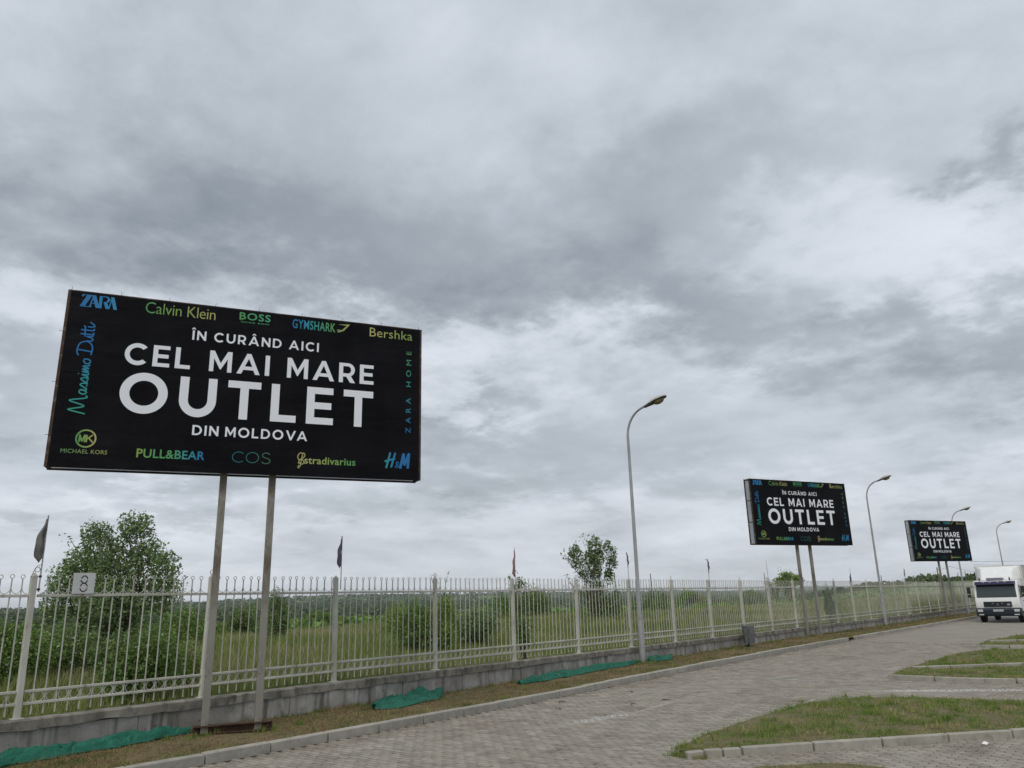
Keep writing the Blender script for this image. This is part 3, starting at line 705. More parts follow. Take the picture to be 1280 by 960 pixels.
# number plate tied to the fence
def eight_sign():
    o = empty('number_sign', (5.03, FY - .025, RZ + .02), label='small white square plate with a black number 8 tied above the railing', cat='sign')
    b = MB().box(-.155, .155, -.004, .004, 0, .30); b.build('plate', MT['plate'], o, bevel=.002, seg=1)
    g = MB(); y = -.006
    def arc(cx, cz, rx, rz, w, a0, a1, n=22):
        vs = []; fs = []
        for i in range(n + 1):
            a = a0 + (a1-a0)*i/n
            for q in (1, -1): vs.append((cx + (rx + q*w/2)*math.cos(a), y, cz + (rz + q*w/2)*math.sin(a)))
        for i in range(n): fs.append((i*2, i*2+1, i*2+3, i*2+2))
        g.add(vs, fs)
    for cz, rx, rz in ((.205, .043, .052), (.093, .050, .060)):
        arc(0, cz, rx, rz, .016, .35, PI - .25); arc(0, cz, rx, rz, .016, PI + .25, 2*PI - .35)
        arc(0, cz, rx, rz, .006, -.35, .35, 6)
    g.box(-.062, -.045, y-.001, y, .18, .19)
    g.build('numeral', MT['ink'], o)
    w = MB().tube([(-.12, -.004, .02), (-.12, .04, .0), (-.12, .02, -.03)], .002, 4).tube([(.12, -.004, .02), (.12, .04, .0), (.12, .02, -.03)], .002, 4)
    w.build('tie_wire', MT['wire'], o)
eight_sign()

# ------------------------------------------------------------------ flags on the posts
def flag(x, ztop, m, label, length=.62, width=.13, lean=0, bulge=-1, z0=RZ + .05, polemat='galv', arm=False, low=0):
    o = empty('flag', (x + .03, FY - .055, z0), label=label, cat='flag', group='furled flags on the fence posts')
    H = ztop - z0
    MB().tube([(0, 0, 0), (lean*.5, 0, H*.5), (lean, 0, H)], [.011, .009, .007], 6).build('pole', MT[polemat], o)
    if length:
        n = 22; vs = []; fs = []; m_ = 10; zt = H - .01 - low
        for i in range(n + 1):
            t = i / n; z = zt - length * t
            wd = width * (.12 + .88*sm(0, .5, t)) * (1 if t < .86 else 1 - .55*(t - .86)/.14)
            for j in range(m_ + 1):
                s = j / m_; px = lean * (z / H)
                vs.append((px + bulge*wd*s + .004*math.sin(9*t + 5*s), .022*math.sin(s*7 + 2.1*t)*(.4 + s) + .012*math.sin(14*t + 3*s), z - .05*s*s + .012*math.sin(6*s)))
        for i in range(n):
            for j in range(m_): fs.append((i*(m_+1)+j, i*(m_+1)+j+1, (i+1)*(m_+1)+j+1, (i+1)*(m_+1)+j))
        c = MB().add(vs, fs).build('flag_cloth', MT[m], o)
        for p in c.data.polygons: p.use_smooth = True
        sd_ = c.modifiers.new('thick', 'SOLIDIFY'); sd_.thickness = .006
    if arm: MB().tube([(0, 0, H - .03), (-.12, 0, H - .06), (-.2, 0, H - .02)], .006, 5).build('crossbar', MT['wire'], o)
    return o
fl = flag(PX0, 3.34, 'flag_grey', 'dark grey furled flag on the fence post nearest the left edge', .62, .115)
MB().tube([(0, 0, .38), (-.06, -.01, .36), (-.1, -.01, .28), (-.12, 0, .2)], .004, 5).build('loose_cord', MT['wire'], fl)
MB().ring((-.05, 0, .31), .035, .006).build('cap_ring', MT['galv'], fl)
for q in (0.02, .2): MB().box(-.015, .015, -.014, .03, q, q + .03).build('clamp', MT['rust'], fl)
flag(PX0 + 2*PS, 3.28, 'flag_purple', 'slim dusky purple flag on the post right of the large billboard poles', .56, .085)
flag(PX0 + 4*PS, 3.24, 'flag_red', 'narrow faded red flag on the post beside the small leafy treetop', .60, .055, low=.06)
flag(PX0 + 6*PS, 3.29, 'flag_dark', 'dark flag on the post just left of the nearest street lamp', .42, .06, lean=-.05, bulge=1)
flag(PX0 + 8*PS, 3.22, 'flag_navy', 'navy blue flag on the post above the grey litter bin', .42, .11, arm=True, lean=-.02, bulge=1)
flag(PX0 + 10*PS, 3.26, None, 'bare pale flagpole left of the middle billboard poles', 0, 0, lean=-.1)
flag(PX0 + 12*PS, 3.27, 'flag_dark', 'dark red furled flag hidden between the middle billboard poles', .5, .06, lean=-.1)
flag(PX0 + 14*PS, 3.12, 'flag_navy', 'dark blue bundled flag low on a pole right of the middle billboard', .36, .14, low=.24)
flag(PX0 + 18*PS, 3.25, 'flag_dark', 'thin dark flagpole between the second street lamp and the farthest billboard', .4, .05)

# ------------------------------------------------------------------ lettering
def arc_pts(cx, cy, rx, ry, a0, a1, n): return [(cx + rx*math.cos(math.radians(a0 + (a1-a0)*i/n)), cy + ry*math.sin(math.radians(a0 + (a1-a0)*i/n))) for i in range(n + 1)]
def glyph(ch, s=.2):
    """(advance width, [outline, holes...] list) of a heavy geometric capital, cap height 1"""
    if ch == 'I': return s, [[[(0, 0), (s, 0), (s, 1), (0, 1)]]]
    if ch == 'L': return .64, [[[(0, 0), (.64, 0), (.64, s*.9), (s, s*.9), (s, 1), (0, 1)]]]
    if ch == 'E':
        w = .70; t = s*.88; return w, [[[(0, 0), (w, 0), (w, t), (s, t), (s, .5-t/2), (w*.92, .5-t/2), (w*.92, .5+t/2), (s, .5+t/2), (s, 1-t), (w*.98, 1-t), (w*.98, 1), (0, 1)]]]
    if ch == 'T': w = .80; return w, [[[(w/2-s/2, 0), (w/2+s/2, 0), (w/2+s/2, 1-s*.9), (w, 1-s*.9), (w, 1), (0, 1), (0, 1-s*.9), (w/2-s/2, 1-s*.9)]]]
    if ch == 'M': w = .98; return w, [[[(0, 0), (s*.95, 0), (s*.95, .64), (w/2-.02, .12), (w/2+.02, .12), (w-s*.95, .64), (w-s*.95, 0), (w, 0), (w, 1), (w-s, 1), (w/2, .42), (s, 1), (0, 1)]]]
    if ch == 'N': w = .86; return w, [[[(0, 0), (s*.95, 0), (s*.95, .66), (w-s*.9, 0), (w, 0), (w, 1), (w-s*.95, 1), (w-s*.95, .36), (s*.9, 1), (0, 1)]]]
    if ch == 'V': w = 1.0; return w, [[[(w/2-s*.42, 0), (w/2+s*.42, 0), (w, 1), (w-s*1.1, 1), (w/2, .27), (s*1.1, 1), (0, 1)]]]
    if ch in 'A': w = 1.04; return w, [[[(0, 0), (s*1.05, 0), (s*1.05+.085, .20), (w-s*1.05-.085, .20), (w-s*1.05, 0), (w, 0), (w/2+s*.45, 1.0), (w/2-s*.45, 1.0)],
                                      [(w/2-.165, .37), (w/2, .76), (w/2+.165, .37)]]]
    if ch == 'O': r = .53; return 1.06, [[arc_pts(r, .5, r, .515, 0, 352.5, 47), arc_pts(r, .5, r-s*1.03, .515-s*.98, 0, 352.5, 47)]]
    if ch == 'C':
        r = .515; return .92, [[arc_pts(r, .5, r, .515, 43, 317, 40) + arc_pts(r, .5, r-s*1.0, .515-s, 317-3, 43+3, 40)]]
    if ch == 'U':
        w = .86; r = w/2; return w, [[[(w, 1), (w-s, 1)] + arc_pts(r, .42, r-s, .42-s+.015, 0, -180, 20) + [(0+s, 1), (0, 1)] + arc_pts(r, .42, r, .435, 180, 360, 24)]]
    if ch == 'D':
        w = .88; return w, [[[(0, 0)] + arc_pts(.36, .5, w-.36, .5, -90, 90, 24) + [(0, 1)], [(s, s*.88)] + arc_pts(.36, .5, w-.36-s, .5-s*.88, -90, 90, 20) + [(s, 1-s*.88)]]]
    if ch == 'R':
        w = .80; return w, [[[(0, 0), (s, 0), (s, .30), (.36, .30), (.56, 0), (w, 0), (.585, .345)] + arc_pts(.43, .655, .345, .345, -62, 90, 18) + [(0, 1)],
                            [(s, .47)] + arc_pts(.43, .655, .16, .185, -90, 90, 12) + [(s, .84)]]]
    if ch == '^': return .42, [[[(0, 1.10), (.13, 1.10), (.21, 1.19), (.29, 1.10), (.42, 1.10), (.28, 1.29), (.14, 1.29)]]]
    return .38, []
class Ink:
    def __init__(s): s.v = []; s.f = []; s.lv = 0
    def poly(s, loops, T=lambda p: p, dz=0):
        loops = [[T(p) for p in l] for l in loops]; o = len(s.v)
        flat = [p for l in loops for p in l]
        for p in flat: s.v.append((p[0], p[1], dz))
        for t in tessellate_polygon([[Vector((x, y, 0)) for x, y in l] for l in loops]): s.f.append(tuple(i + o for i in t))
    def text(s, st, u0, u1, base, cap, wt=.2, sp=3.6):
        """heavy capitals fitted between u0 and u1"""
        segs = []; x = 0
        for i, ch in enumerate(st):
            acc = None
            if ch in '\u00ce\u00c2': acc = ch; ch = {'\u00ce': 'I', '\u00c2': 'A'}[ch]
            if ch == ' ': segs.append((' ', None, None)); continue
            w, g = glyph(ch, wt); segs.append((ch, w, (g, acc)))
        gaps = 0; W = 0
        for i, (ch, w, g) in enumerate(segs):
            if ch == ' ': gaps += sp
            else:
                W += w*cap
                if i and segs[i-1][0] != ' ': gaps += .45 if (segs[i-1][0] + ch) in ('LT', 'AV', 'VA') else 1
        gap = (u1 - u0 - W) / gaps; x = u0
        for i, (ch, w, g) in enumerate(segs):
            if ch == ' ': x += sp*gap; continue
            if i and segs[i-1][0] != ' ': x += gap * (.45 if (segs[i-1][0] + ch) in ('LT', 'AV', 'VA') else 1)
            for loops in g[0]: s.poly(loops, lambda p: (x + p[0]*cap, base + p[1]*cap))
            if g[1]:
                cw, cg = glyph('^'); ox = x + w*cap/2 - cw*cap/2
                for loops in cg: s.poly(loops, lambda p: (ox + p[0]*cap, base + p[1]*cap))
            x += w*cap
    def strokes(s, lines, u0, u1, v0, v1, w, smooth=True, slant=0, rot=False):
        """ribbons through points given in a 0..1 box (or own units scaled by the box)"""
        for ln in lines:
            P = [Vector((p[0], p[1])) for p in ln]
            if smooth and len(P) > 2:
                Q = []
                for i in range(len(P) - 1):
                    a, b, c, d = P[max(i-1, 0)], P[i], P[i+1], P[min(i+2, len(P)-1)]
                    for k in range(5):
                        t = k/5; Q.append(.5*((2*b) + (c-a)*t + (2*a-5*b+4*c-d)*t*t + (3*b-a-3*c+d)*t**3))
                P = Q + [P[-1]]
            def T(p):
                x, y = p[0] + slant*p[1], p[1]
                if rot: return Vector((u1 - y*(u1-u0), v0 + x*(v1-v0)))
                return Vector((u0 + x*(u1-u0), v0 + y*(v1-v0)))
            P = [T(p) for p in P]; s.lv += 1; o = len(s.v); n = len(P)
            for i, p in enumerate(P):
                t = P[min(i+1, n-1)] - P[max(i-1, 0)]
                if t.length < 1e-6: t = Vector((1, 0))
                t.normalize(); nn = Vector((-t.y, t.x)) * w/2
                s.v += [(p.x+nn.x, p.y+nn.y, s.lv*.0003), (p.x-nn.x, p.y-nn.y, s.lv*.0003)]
            for i in range(n-1): s.f.append((o+2*i, o+2*i+1, o+2*i+3, o+2*i+2))
    def font(s, st, u0, u1, v0, v1, bold=0, shear=0, space=1, rot=False):
        cu = bpy.data.curves.new('t', 'FONT'); cu.body = st; cu.offset = bold; cu.shear = shear; cu.space_character = space; cu.resolution_u = 3
        ob = bpy.data.objects.new('t', cu); COL.objects.link(ob); bpy.context.view_layer.update()
        me = bpy.data.meshes.new_from_object(ob.evaluated_get(bpy.context.evaluated_depsgraph_get()))
        co = np.array([v.co[:2] for v in me.vertices]); lo, hi = co.min(0), co.max(0); o = len(s.v)
        for p in (co - lo)/(hi - lo):
            if rot: s.v.append((u1 - p[1]*(u1-u0), v0 + p[0]*(v1-v0), 0))
            else: s.v.append((u0 + p[0]*(u1-u0), v0 + p[1]*(v1-v0), 0))
        for f in me.polygons: s.f.append(tuple(i + o for i in f.vertices))
        bpy.data.objects.remove(ob); bpy.data.curves.remove(cu); bpy.data.meshes.remove(me)
    def mesh(s, cols, axis=0):
        """cols: colours spread along axis 0 (u) or 1 (v)"""
        me = bpy.data.meshes.new('printed_lettering'); me.from_pydata([(u - 3, -.004 - d, v) for u, v, d in s.v], [], s.f); me.materials.append(MT['print'])
        a = me.color_attributes.new('ink', 'FLOAT_COLOR', 'POINT'); t = np.array([p[axis] for p in s.v]); t = (t - t.min())/max(1e-6, t.max() - t.min())
        C = np.array(cols, float); xs = np.linspace(0, 1, len(C))
        rgb = np.stack([np.interp(t, xs, C[:, k]) for k in range(3)] + [np.ones(len(t))], -1).astype(np.float32)
        a.data.foreach_set('color', rgb.ravel()); return me
WH = [(.80, .82, .88)]*2
BL, CY, GR, YG, YE = (.03, .17, .42), (.04, .30, .33), (.10, .33, .12), (.26, .38, .10), (.48, .44, .18)

def make_prints():
    out = []
    def add(cols, axis=0, **k): i = Ink(); out.append((i, cols, axis)); return i
    add(WH).text('\u00ceN CUR\u00c2ND AICI', 1.93, 4.06, 2.27, .17, .19, 3.0)
    add(WH).text('CEL MAI MARE', .93, 5.08, 1.74, .37, .2)
    add(WH).text('OUTLET', .92, 5.08, .93, .675, .205)
    add(WH).text('DIN MOLDOVA', 2.06, 3.93, .615, .17, .19, 2.6)
    # top row
    i = add([BL, (.05, .26, .5)])
    def quad(*p): i.lv += 1; i.poly([[(x, y) for x, y in p]], lambda q: (.19 + q[0]*.55, 2.655 + q[1]*.215), i.lv*.0003)
    quad((.0, .0), (.13, .0), (.30, 1), (.17, 1)); quad((.03, .80), (.06, .80), (.10, .94), (.2, .95), (.2, 1), (.03, 1)); quad((.1, 0), (.30, 0), (.31, .22), (.28, .22), (.26, .06), (.1, .05))
    quad((.29, 1), (.40, 1), (.535, 0), (.425, 0)); quad((.24, 0), (.27, 0), (.36, .95), (.33, 1)); quad((.30, .3), (.46, .3), (.46, .36), (.30, .36))
    quad((.50, .0), (.58, .0), (.58, 1), (.50, 1)); quad((.58, .94), (.68, .94), (.73, .82), (.70, .60), (.62, .52), (.62, .46), (.76, .56), (.80, .80), (.72, 1), (.58, 1))
    quad((.62, .5), (.72, .5), (.79, 0), (.69, 0)); quad((.80, 1), (.89, 1), (1.0, 0), (.90, 0)); quad((.76, 0), (.79, 0), (.86, .95), (.83, 1))
    add([GR, YG, YE]).font('Calvin Klein', 1.165, 2.27, 2.665, 2.865, -.008, space=.95)
    i = add([GR, (.08, .40, .22)])
    i.font('BOSS', 2.665, 3.19, 2.735, 2.87, .012, space=1.1)
    for q in (2.672, 2.70): i.poly([[(q, 2.733), (q+.02, 2.733), (q+.02, 2.722), (q, 2.722)]], dz=.0004)
    i.font('HUGO BOSS', 2.70, 3.17, 2.68, 2.702, .03, space=1.4)
    i = add([BL, CY, GR, YE]); i.font('GYMSHARK', 3.575, 4.345, 2.68, 2.855, .014, space=1.08)
    i.lv = 3; i.poly([[(4.385, 2.845), (4.61, 2.865), (4.50, 2.73), (4.40, 2.685), (4.375, 2.70), (4.47, 2.745), (4.555, 2.835)]], dz=.0008)
    i.poly([[(4.365, 2.735), (4.385, 2.72), (4.445, 2.735), (4.435, 2.745)]], dz=.0011)
    add([YE, YG]).font('Bershka', 4.985, 5.81, 2.68, 2.855, -.004, space=1.02)
    # right column
    add([BL, CY, GR], 1).font('ZARA HOME', 5.70, 5.795, .87, 2.46, -.003, space=1.9, rot=True)
    # left column: handwritten name
    i = add([(.05, .33, .25), CY, BL, BL], 1)
    L = []
    def put(x, ls, k=1.0): L.extend([[(x + p[0]*k, p[1]) for p in l] for l in ls])
    put(0, [[(0, .02), (.05, .95), (.07, .95), (.13, .12), (.20, .95), (.225, .93), (.27, .05), (.31, .1)]], .62)
    def a_(x): put(x, [[(.07, .50), (.03, .52), (.0, .32), (.02, .12), (.06, .14), (.085, .5), (.08, .15), (.12, .12)]], .55)
    def s_(x): put(x, [[(-.02, .12), (.05, .52), (.085, .28), (.06, .1), (.02, .14), (.07, .1), (.12, .16)]], .55)
    a_(.205); s_(.275); s_(.335); put(.395, [[(0, .15), (.03, .5), (.03, .12), (.07, .15)], [(.035, .68), (.045, .72)]], .6)
    put(.435, [[(0, .12), (.02, .5), (.03, .12), (.07, .5), (.09, .12), (.13, .5), (.15, .12), (.18, .15)]], .5)
    put(.53, [[(.06, .5), (.0, .35), (.02, .12), (.08, .12), (.10, .4), (.06, .52)]], .5)
    put(.645, [[(.03, .1), (.05, .95)], [(-.03, .1), (.12, .08), (.2, .4), (.16, .85), (.02, .98), (-.05, .85)]], .62)
    put(.775, [[(0, .5), (.01, .15), (.06, .15), (.09, .5), (.10, .15), (.13, .15)]], .55)
    put(.85, [[(0, 0.9), (.0, .15), (.04, .12)], [(-.05, .62), (.16, .66)], [(.08, .9), (.08, .15), (.12, .12)]], .55)
    put(.93, [[(0, .5), (.01, .12), (.05, .14), (.10, .4)], [(.015, .7), (.02, .76)]], .55)
    i.strokes(L, .235, .47, .86, 2.42, .021, rot=True)
    # bottom row
    i = add([GR, YG, YE])
    i.poly([arc_pts(.525, .465, .147, .147, 0, 354, 59), arc_pts(.525, .465, .123, .123, 0, 354, 59)]); i.lv = 2
    i.strokes([[(.0, 0), (.0, 1)], [(.0, 1), (.24, .08)], [(.24, .08), (.48, 1)], [(.5, 1), (.5, 0)]], .435, .585, .405, .525, .021, smooth=False)
    i.strokes([[(0, 0), (0, 1)], [(.02, .42), (.9, 1)], [(.3, .6), (1, 0)]], .535, .625, .405, .525, .021, smooth=False)
    add([(.15, .35, .16), (.38, .38, .12)]).font('MICHAEL KORS', .20, .845, .225, .29, 0, space=1.05)
    add([YG, GR, GR, CY, BL]).font('PULL&BEAR', 1.265, 2.285, .20, .345, .016, space=1.05)
    i = add([(.03, .20, .26), (.05, .22, .20), (.10, .24, .14)])
    i.poly([arc_pts(2.82, .28, .105, .092, 45, 315, 30) + arc_pts(2.82, .28, .095, .082, 315, 45, 30)])
    i.poly([arc_pts(3.04, .28, .105, .092, 0, 354, 50), arc_pts(3.04, .28, .095, .082, 0, 354, 50)]); i.lv = 2
    i.strokes([[(.92, .84), (.6, 1), (.15, .9), (.08, .68), (.4, .53), (.8, .42), (.98, .25), (.7, .02), (.3, 0), (.02, .15)]], 3.19, 3.335, .188, .372, .011)
    i = add([YE, YG, GR]); i.font('stradivarius', 3.90, 4.79, .215, .345, .014, space=1.05); i.lv = 2
    i.strokes([[(.30, .0), (.12, .02), (.18, .14), (.35, .1), (.42, .35), (.62, .95), (.85, .82), (.55, .6), (.15, .55), (.05, .78), (.35, .98), (.6, .9)], [(.42, .35), (.15, .3), (.35, .55), (.75, .45), (.62, .25), (.3, .28)]], 3.78, 3.93, .14, .41, .015)
    i = add([CY, BL, BL]); i.lv = 1
    i.strokes([[(.06, .0), (.22, 1)], [(.26, .05), (.42, 1)], [(.0, .42), (.42, .62)]], 5.32, 5.78, .20, .49, .036, smooth=False)
    i.strokes([[(.62, .0), (.76, .98)], [(.76, .98), (.79, .22)], [(.79, .22), (.98, 1)], [(.98, 1), (.93, .03)]], 5.32, 5.78, .20, .49, .046, smooth=False)
    i.strokes([[(.56, .08), (.46, .34), (.52, .42), (.55, .32), (.43, .14), (.48, .04), (.58, .2)]], 5.32, 5.78, .20, .49, .014)
    res = []
    for i, c, ax in out:
        me = i.mesh(c, ax); n = len(me.vertices); par = list(range(n))
        def find(a):
            while par[a] != a: par[a] = par[par[a]]; a = par[a]
            return a
        for p in me.polygons:
            for v in p.vertices[1:]: par[find(v)] = find(p.vertices[0])
        boxes = {}
        for v in range(n):
            x, _, z = me.vertices[v].co; b = boxes.setdefault(find(v), [x, x, z, z]); b[0] = min(b[0], x); b[1] = max(b[1], x); b[2] = min(b[2], z); b[3] = max(b[3], z)
        ks = list(boxes); horiz = (boxes and ax == 0)
        for a in ks:
            for b in ks:
                if a < b:
                    A, B = boxes[a], boxes[b]; o1 = min(A[1], B[1]) - max(A[0], B[0]); o2 = min(A[3], B[3]) - max(A[2], B[2])
                    if horiz and o1 > .35*min(A[1]-A[0], B[1]-B[0]) and o2 > -.06 or (not horiz and o2 > .35*min(A[3]-A[2], B[3]-B[2])) or (o1 > 0 and o2 > 0): par[find(a)] = find(b)
        g = {}
        for p in me.polygons: g.setdefault(find(p.vertices[0]), []).append(p)
        src = me.color_attributes['ink'].data
        for ps in g.values():
            ids = sorted({v for p in ps for v in p.vertices}); mp = {v: k for k, v in enumerate(ids)}
            m2 = bpy.data.meshes.new('printed_letter'); m2.from_pydata([tuple(me.vertices[v].co) for v in ids], [], [[mp[v] for v in p.vertices] for p in ps]); m2.materials.append(MT['print'])
            a2 = m2.color_attributes.new('ink', 'FLOAT_COLOR', 'POINT')
            for k, v in enumerate(ids): a2.data[k].color = src[v].color
            res.append(m2)
        bpy.data.meshes.remove(me)
    return res
PRINTS = make_prints()
BW, BH, BD = 6.0, 2.93, .37
def bb_meshes():
    D = {}
    D['banner'] = MB().box(-BW/2 + .045, BW/2 - .04, -.0025, 0, .002, BH - .02).mesh('banner', MT['banner'])
    D['back_banner'] = MB().box(-BW/2 + .04, BW/2 - .04, BD - .012, BD - .008, .01, BH - .03).mesh('back_banner', MT['banner_back'])
    f = MB(); t = .05
    f.box(-BW/2, BW/2, .002, t, 0, t).box(-BW/2, BW/2, .002, t, BH - t, BH)
    for x in (-BW/2, BW/2 - t): f.box(x, x + t, .002, t, t + .001, BH - t - .001)
    D['front_frame'] = f.mesh('front_frame', MT['frame_rust'], bevel=.004, seg=1)
    f = MB()
    f.box(-BW/2, BW/2, BD - .035, BD - .014, 0, .034).box(-BW/2, BW/2, BD - t - .01, BD - .014, BH - t, BH)
    for x in (-BW/2, BW/2 - t): f.box(x, x + t, BD - t - .01, BD - .014, .035, BH - t - .001)
    D['rear_frame'] = f.mesh('rear_frame', MT['frame_rust'], bevel=.004, seg=1)
    D['strut'] = MB().box(-.018, .018, t + .001, BD - t - .012, -.018, .018).mesh('strut', MT['frame_rust'])
    D['pole'] = lambda h: MB().box(-.056, .056, -.056, .056, -.25, h).mesh('pole', MT['post_metal'], bevel=.008, seg=2)
    D['tie'] = MB().tube([(0, .01, -.03), (0, -.006, .0), (.004, .0, .055)], .004, 4).mesh('wire_tie', MT['wire'])
    return D
BBM = bb_meshes(); pole_cache = {}
def billboard(x, y, yaw, zg, zb, s, label, beam, bolts=True):
    o = empty('billboard', (x, y, zg), yaw, label=label, cat='billboard', group='black advertising billboards along the fence')
    o.scale = (s, s, s); zz = (zb - zg)/s
    bn = link('banner', BBM['banner'], o, (0, 0, zz))
    for m in PRINTS: link('printed_letter', m, bn)
    link('back_banner', BBM['back_banner'], o, (0, 0, zz)); link('front_frame', BBM['front_frame'], o, (0, 0, zz)); link('rear_frame', BBM['rear_frame'], o, (0, 0, zz))
    for sx in (-1, 1):
        for k in range(4): link('strut', BBM['strut'], o, (sx*(BW/2 - .02), 0, zz + .03 + (BH - .06)*k/3))
    for sx in (-.385, .405):
        me = BBM['pole'](zz + 2.2); p = link('pole', me, o, (sx, .19, 0))
    for k in range(9): link('wire_tie', BBM['tie'], bn, (-2.95 + k*.735, 0, BH - .005), (0, random.uniform(-.3, .3), 0))
    for k in range(3): link('wire_tie', BBM['tie'], bn, (-BW/2 + .01, 0, .5 + k*.85), (0, -PI/2 + random.uniform(-.2, .2), 0))
    if beam:
        b = MB().box(-.55, .62, .08, .30, .02, .035).box(-.55, .62, .17, .185, .035, .13).box(-.55, .62, .10, .27, .13, .145)
        b.build('base_beam', MT['rust'], o)
    return o
# board frame rests on poles that stand BD/2 behind the face
billboard(7.10, 11.60, -.4745, .08, 4.130, 1.0, 'large black outlet billboard nearest the camera on two rusty poles', True)
billboard(34.62, 11.98, -.432, .18, 3.99, .955, 'middle one of the three black outlet billboards, between two street lamps', False)
billboard(61.8, 11.95, -.4745, .18, 3.87, .955, 'farthest and smallest black outlet billboard, beside the white truck', False)
# brace between the middle billboard's poles
# ------------------------------------------------------------------ street lamps
def lamp_meshes():
    D = {}
    D['base_tube'] = MB().lathe([(.085, 0), (.085, 1.25), (.075, 1.33)], n=14).mesh('base_tube', MT['galv'], smooth=True)
    D['collar'] = MB().lathe([(.095, 0), (.095, .10)], n=14).mesh('collar', MT['galv'], smooth=True)
    pts = [(0, 0, 1.3), (0, 0, 4.2), (0, 0, 6.75)]; R = .75
    for i in range(1, 11):
        a = math.radians(7.2*i); pts.append((0, -R*(1-math.cos(a)), 6.75 + R*math.sin(a)*1.15))
    l = pts[-1]; pts.append((0, l[1] - .18, l[2] + .06))
    D['pole'] = MB().tube(pts, [.06, .052, .042] + [.036]*10 + [.034], 12).mesh('pole', MT['galv'], smooth=True)
    e = Vector(pts[-1]); D['end'] = e
    M = Matrix.Translation(e) @ Matrix.Rotation(math.radians(-15), 4, 'X')
    secs = [(.05, .045, .03), (-.06, .062, .05), (-.22, .10, .095), (-.42, .135, .115), (-.60, .125, .095), (-.72, .08, .06), (-.76, .02, .012)]
    vs = []; fs = []; n = 14
    for y, w, h in secs:
        for k in range(n):
            a = PI * k/(n-1); vs.append((w*math.cos(a), y, h*math.sin(a)))
    for i in range(len(secs)-1):
        for k in range(n-1): fs.append((i*n+k, i*n+k+1, (i+1)*n+k+1, (i+1)*n+k))
        fs.append((i*n+n-1, i*n, (i+1)*n, (i+1)*n+n-1))
    fs.append(tuple(range(n))); fs.append(tuple(range((len(secs)-1)*n, len(secs)*n)))
    D['lamp_head'] = MB().add(vs, fs, M).mesh('lamp_head', MT['lamp_shell'], smooth=True)
    tr = MB().add([(s*w*1.02, y, -.004) for y, w, h in secs for s in (-1, 1)] + [(s*w*.9, y, -.05 if -.3 < y < .1 else -.03) for y, w, h in secs for s in (-1, 1)],
                  [(2*i, 2*i+1, 2*i+3, 2*i+2) for i in range(6)] + [(14+2*i, 14+2*i+2, 14+2*i+3, 14+2*i+1) for i in range(6)] + [(2*i, 2*i+2, 14+2*i+2, 14+2*i) for i in range(6)] + [(2*i+1, 14+2*i+1, 14+2*i+3, 2*i+3) for i in range(6)] + [(0, 14, 15, 1), (12, 13, 27, 26)], M)
    D['tray'] = tr.mesh('tray', MT['lamp_dark'])
    vs = []; fs = []; n = 12
    for j, (q, hh) in enumerate(((1, 0), (.92, .055), (.7, .095), (.35, .115), (.02, .12))):
        for k in range(n):
            a = 2*PI*k/n; vs.append((.105*q*math.cos(a), -.47 + .19*q*math.sin(a), -.028 - hh))
    for j in range(4):
        for k in range(n): fs.append((j*n+k, j*n+(k+1) % n, (j+1)*n+(k+1) % n, (j+1)*n+k))
    D['lens'] = MB().add(vs, fs, M).mesh('lens', MT['lens'], smooth=True)
    return D
LM = lamp_meshes()
def lamp(x, y, z, label, s=1.0, rz=0):
    o = empty('street_lamp', (x, y, z), rz, label=label, cat='street lamp', group='curved galvanised street lamps along the fence')
    link('base_tube', LM['base_tube'], o); c = link('collar', LM['collar'], o, (0, 0, 1.22)); link('pole', LM['pole'], o)
    h = link('lamp_head', LM['lamp_head'], o); link('tray', LM['tray'], h); link('lens', LM['lens'], h)
    o.scale = (1, 1, s)
lamp(20.48, 12.17, .15, 'nearest and tallest looking street lamp, right of the large billboard', .985)
lamp(45.8, 12.17, .17, 'street lamp standing just right of the middle billboard', 1.01)
lamp(68.1, 12.17, .17, 'street lamp half hidden behind the farthest billboard', 1.0)
lamp(88.6, 12.17, .15, 'farthest street lamp rising above the truck', 1.03)
lamp(112.0, 12.17, .15, 'street lamp beyond the truck', 1.0)

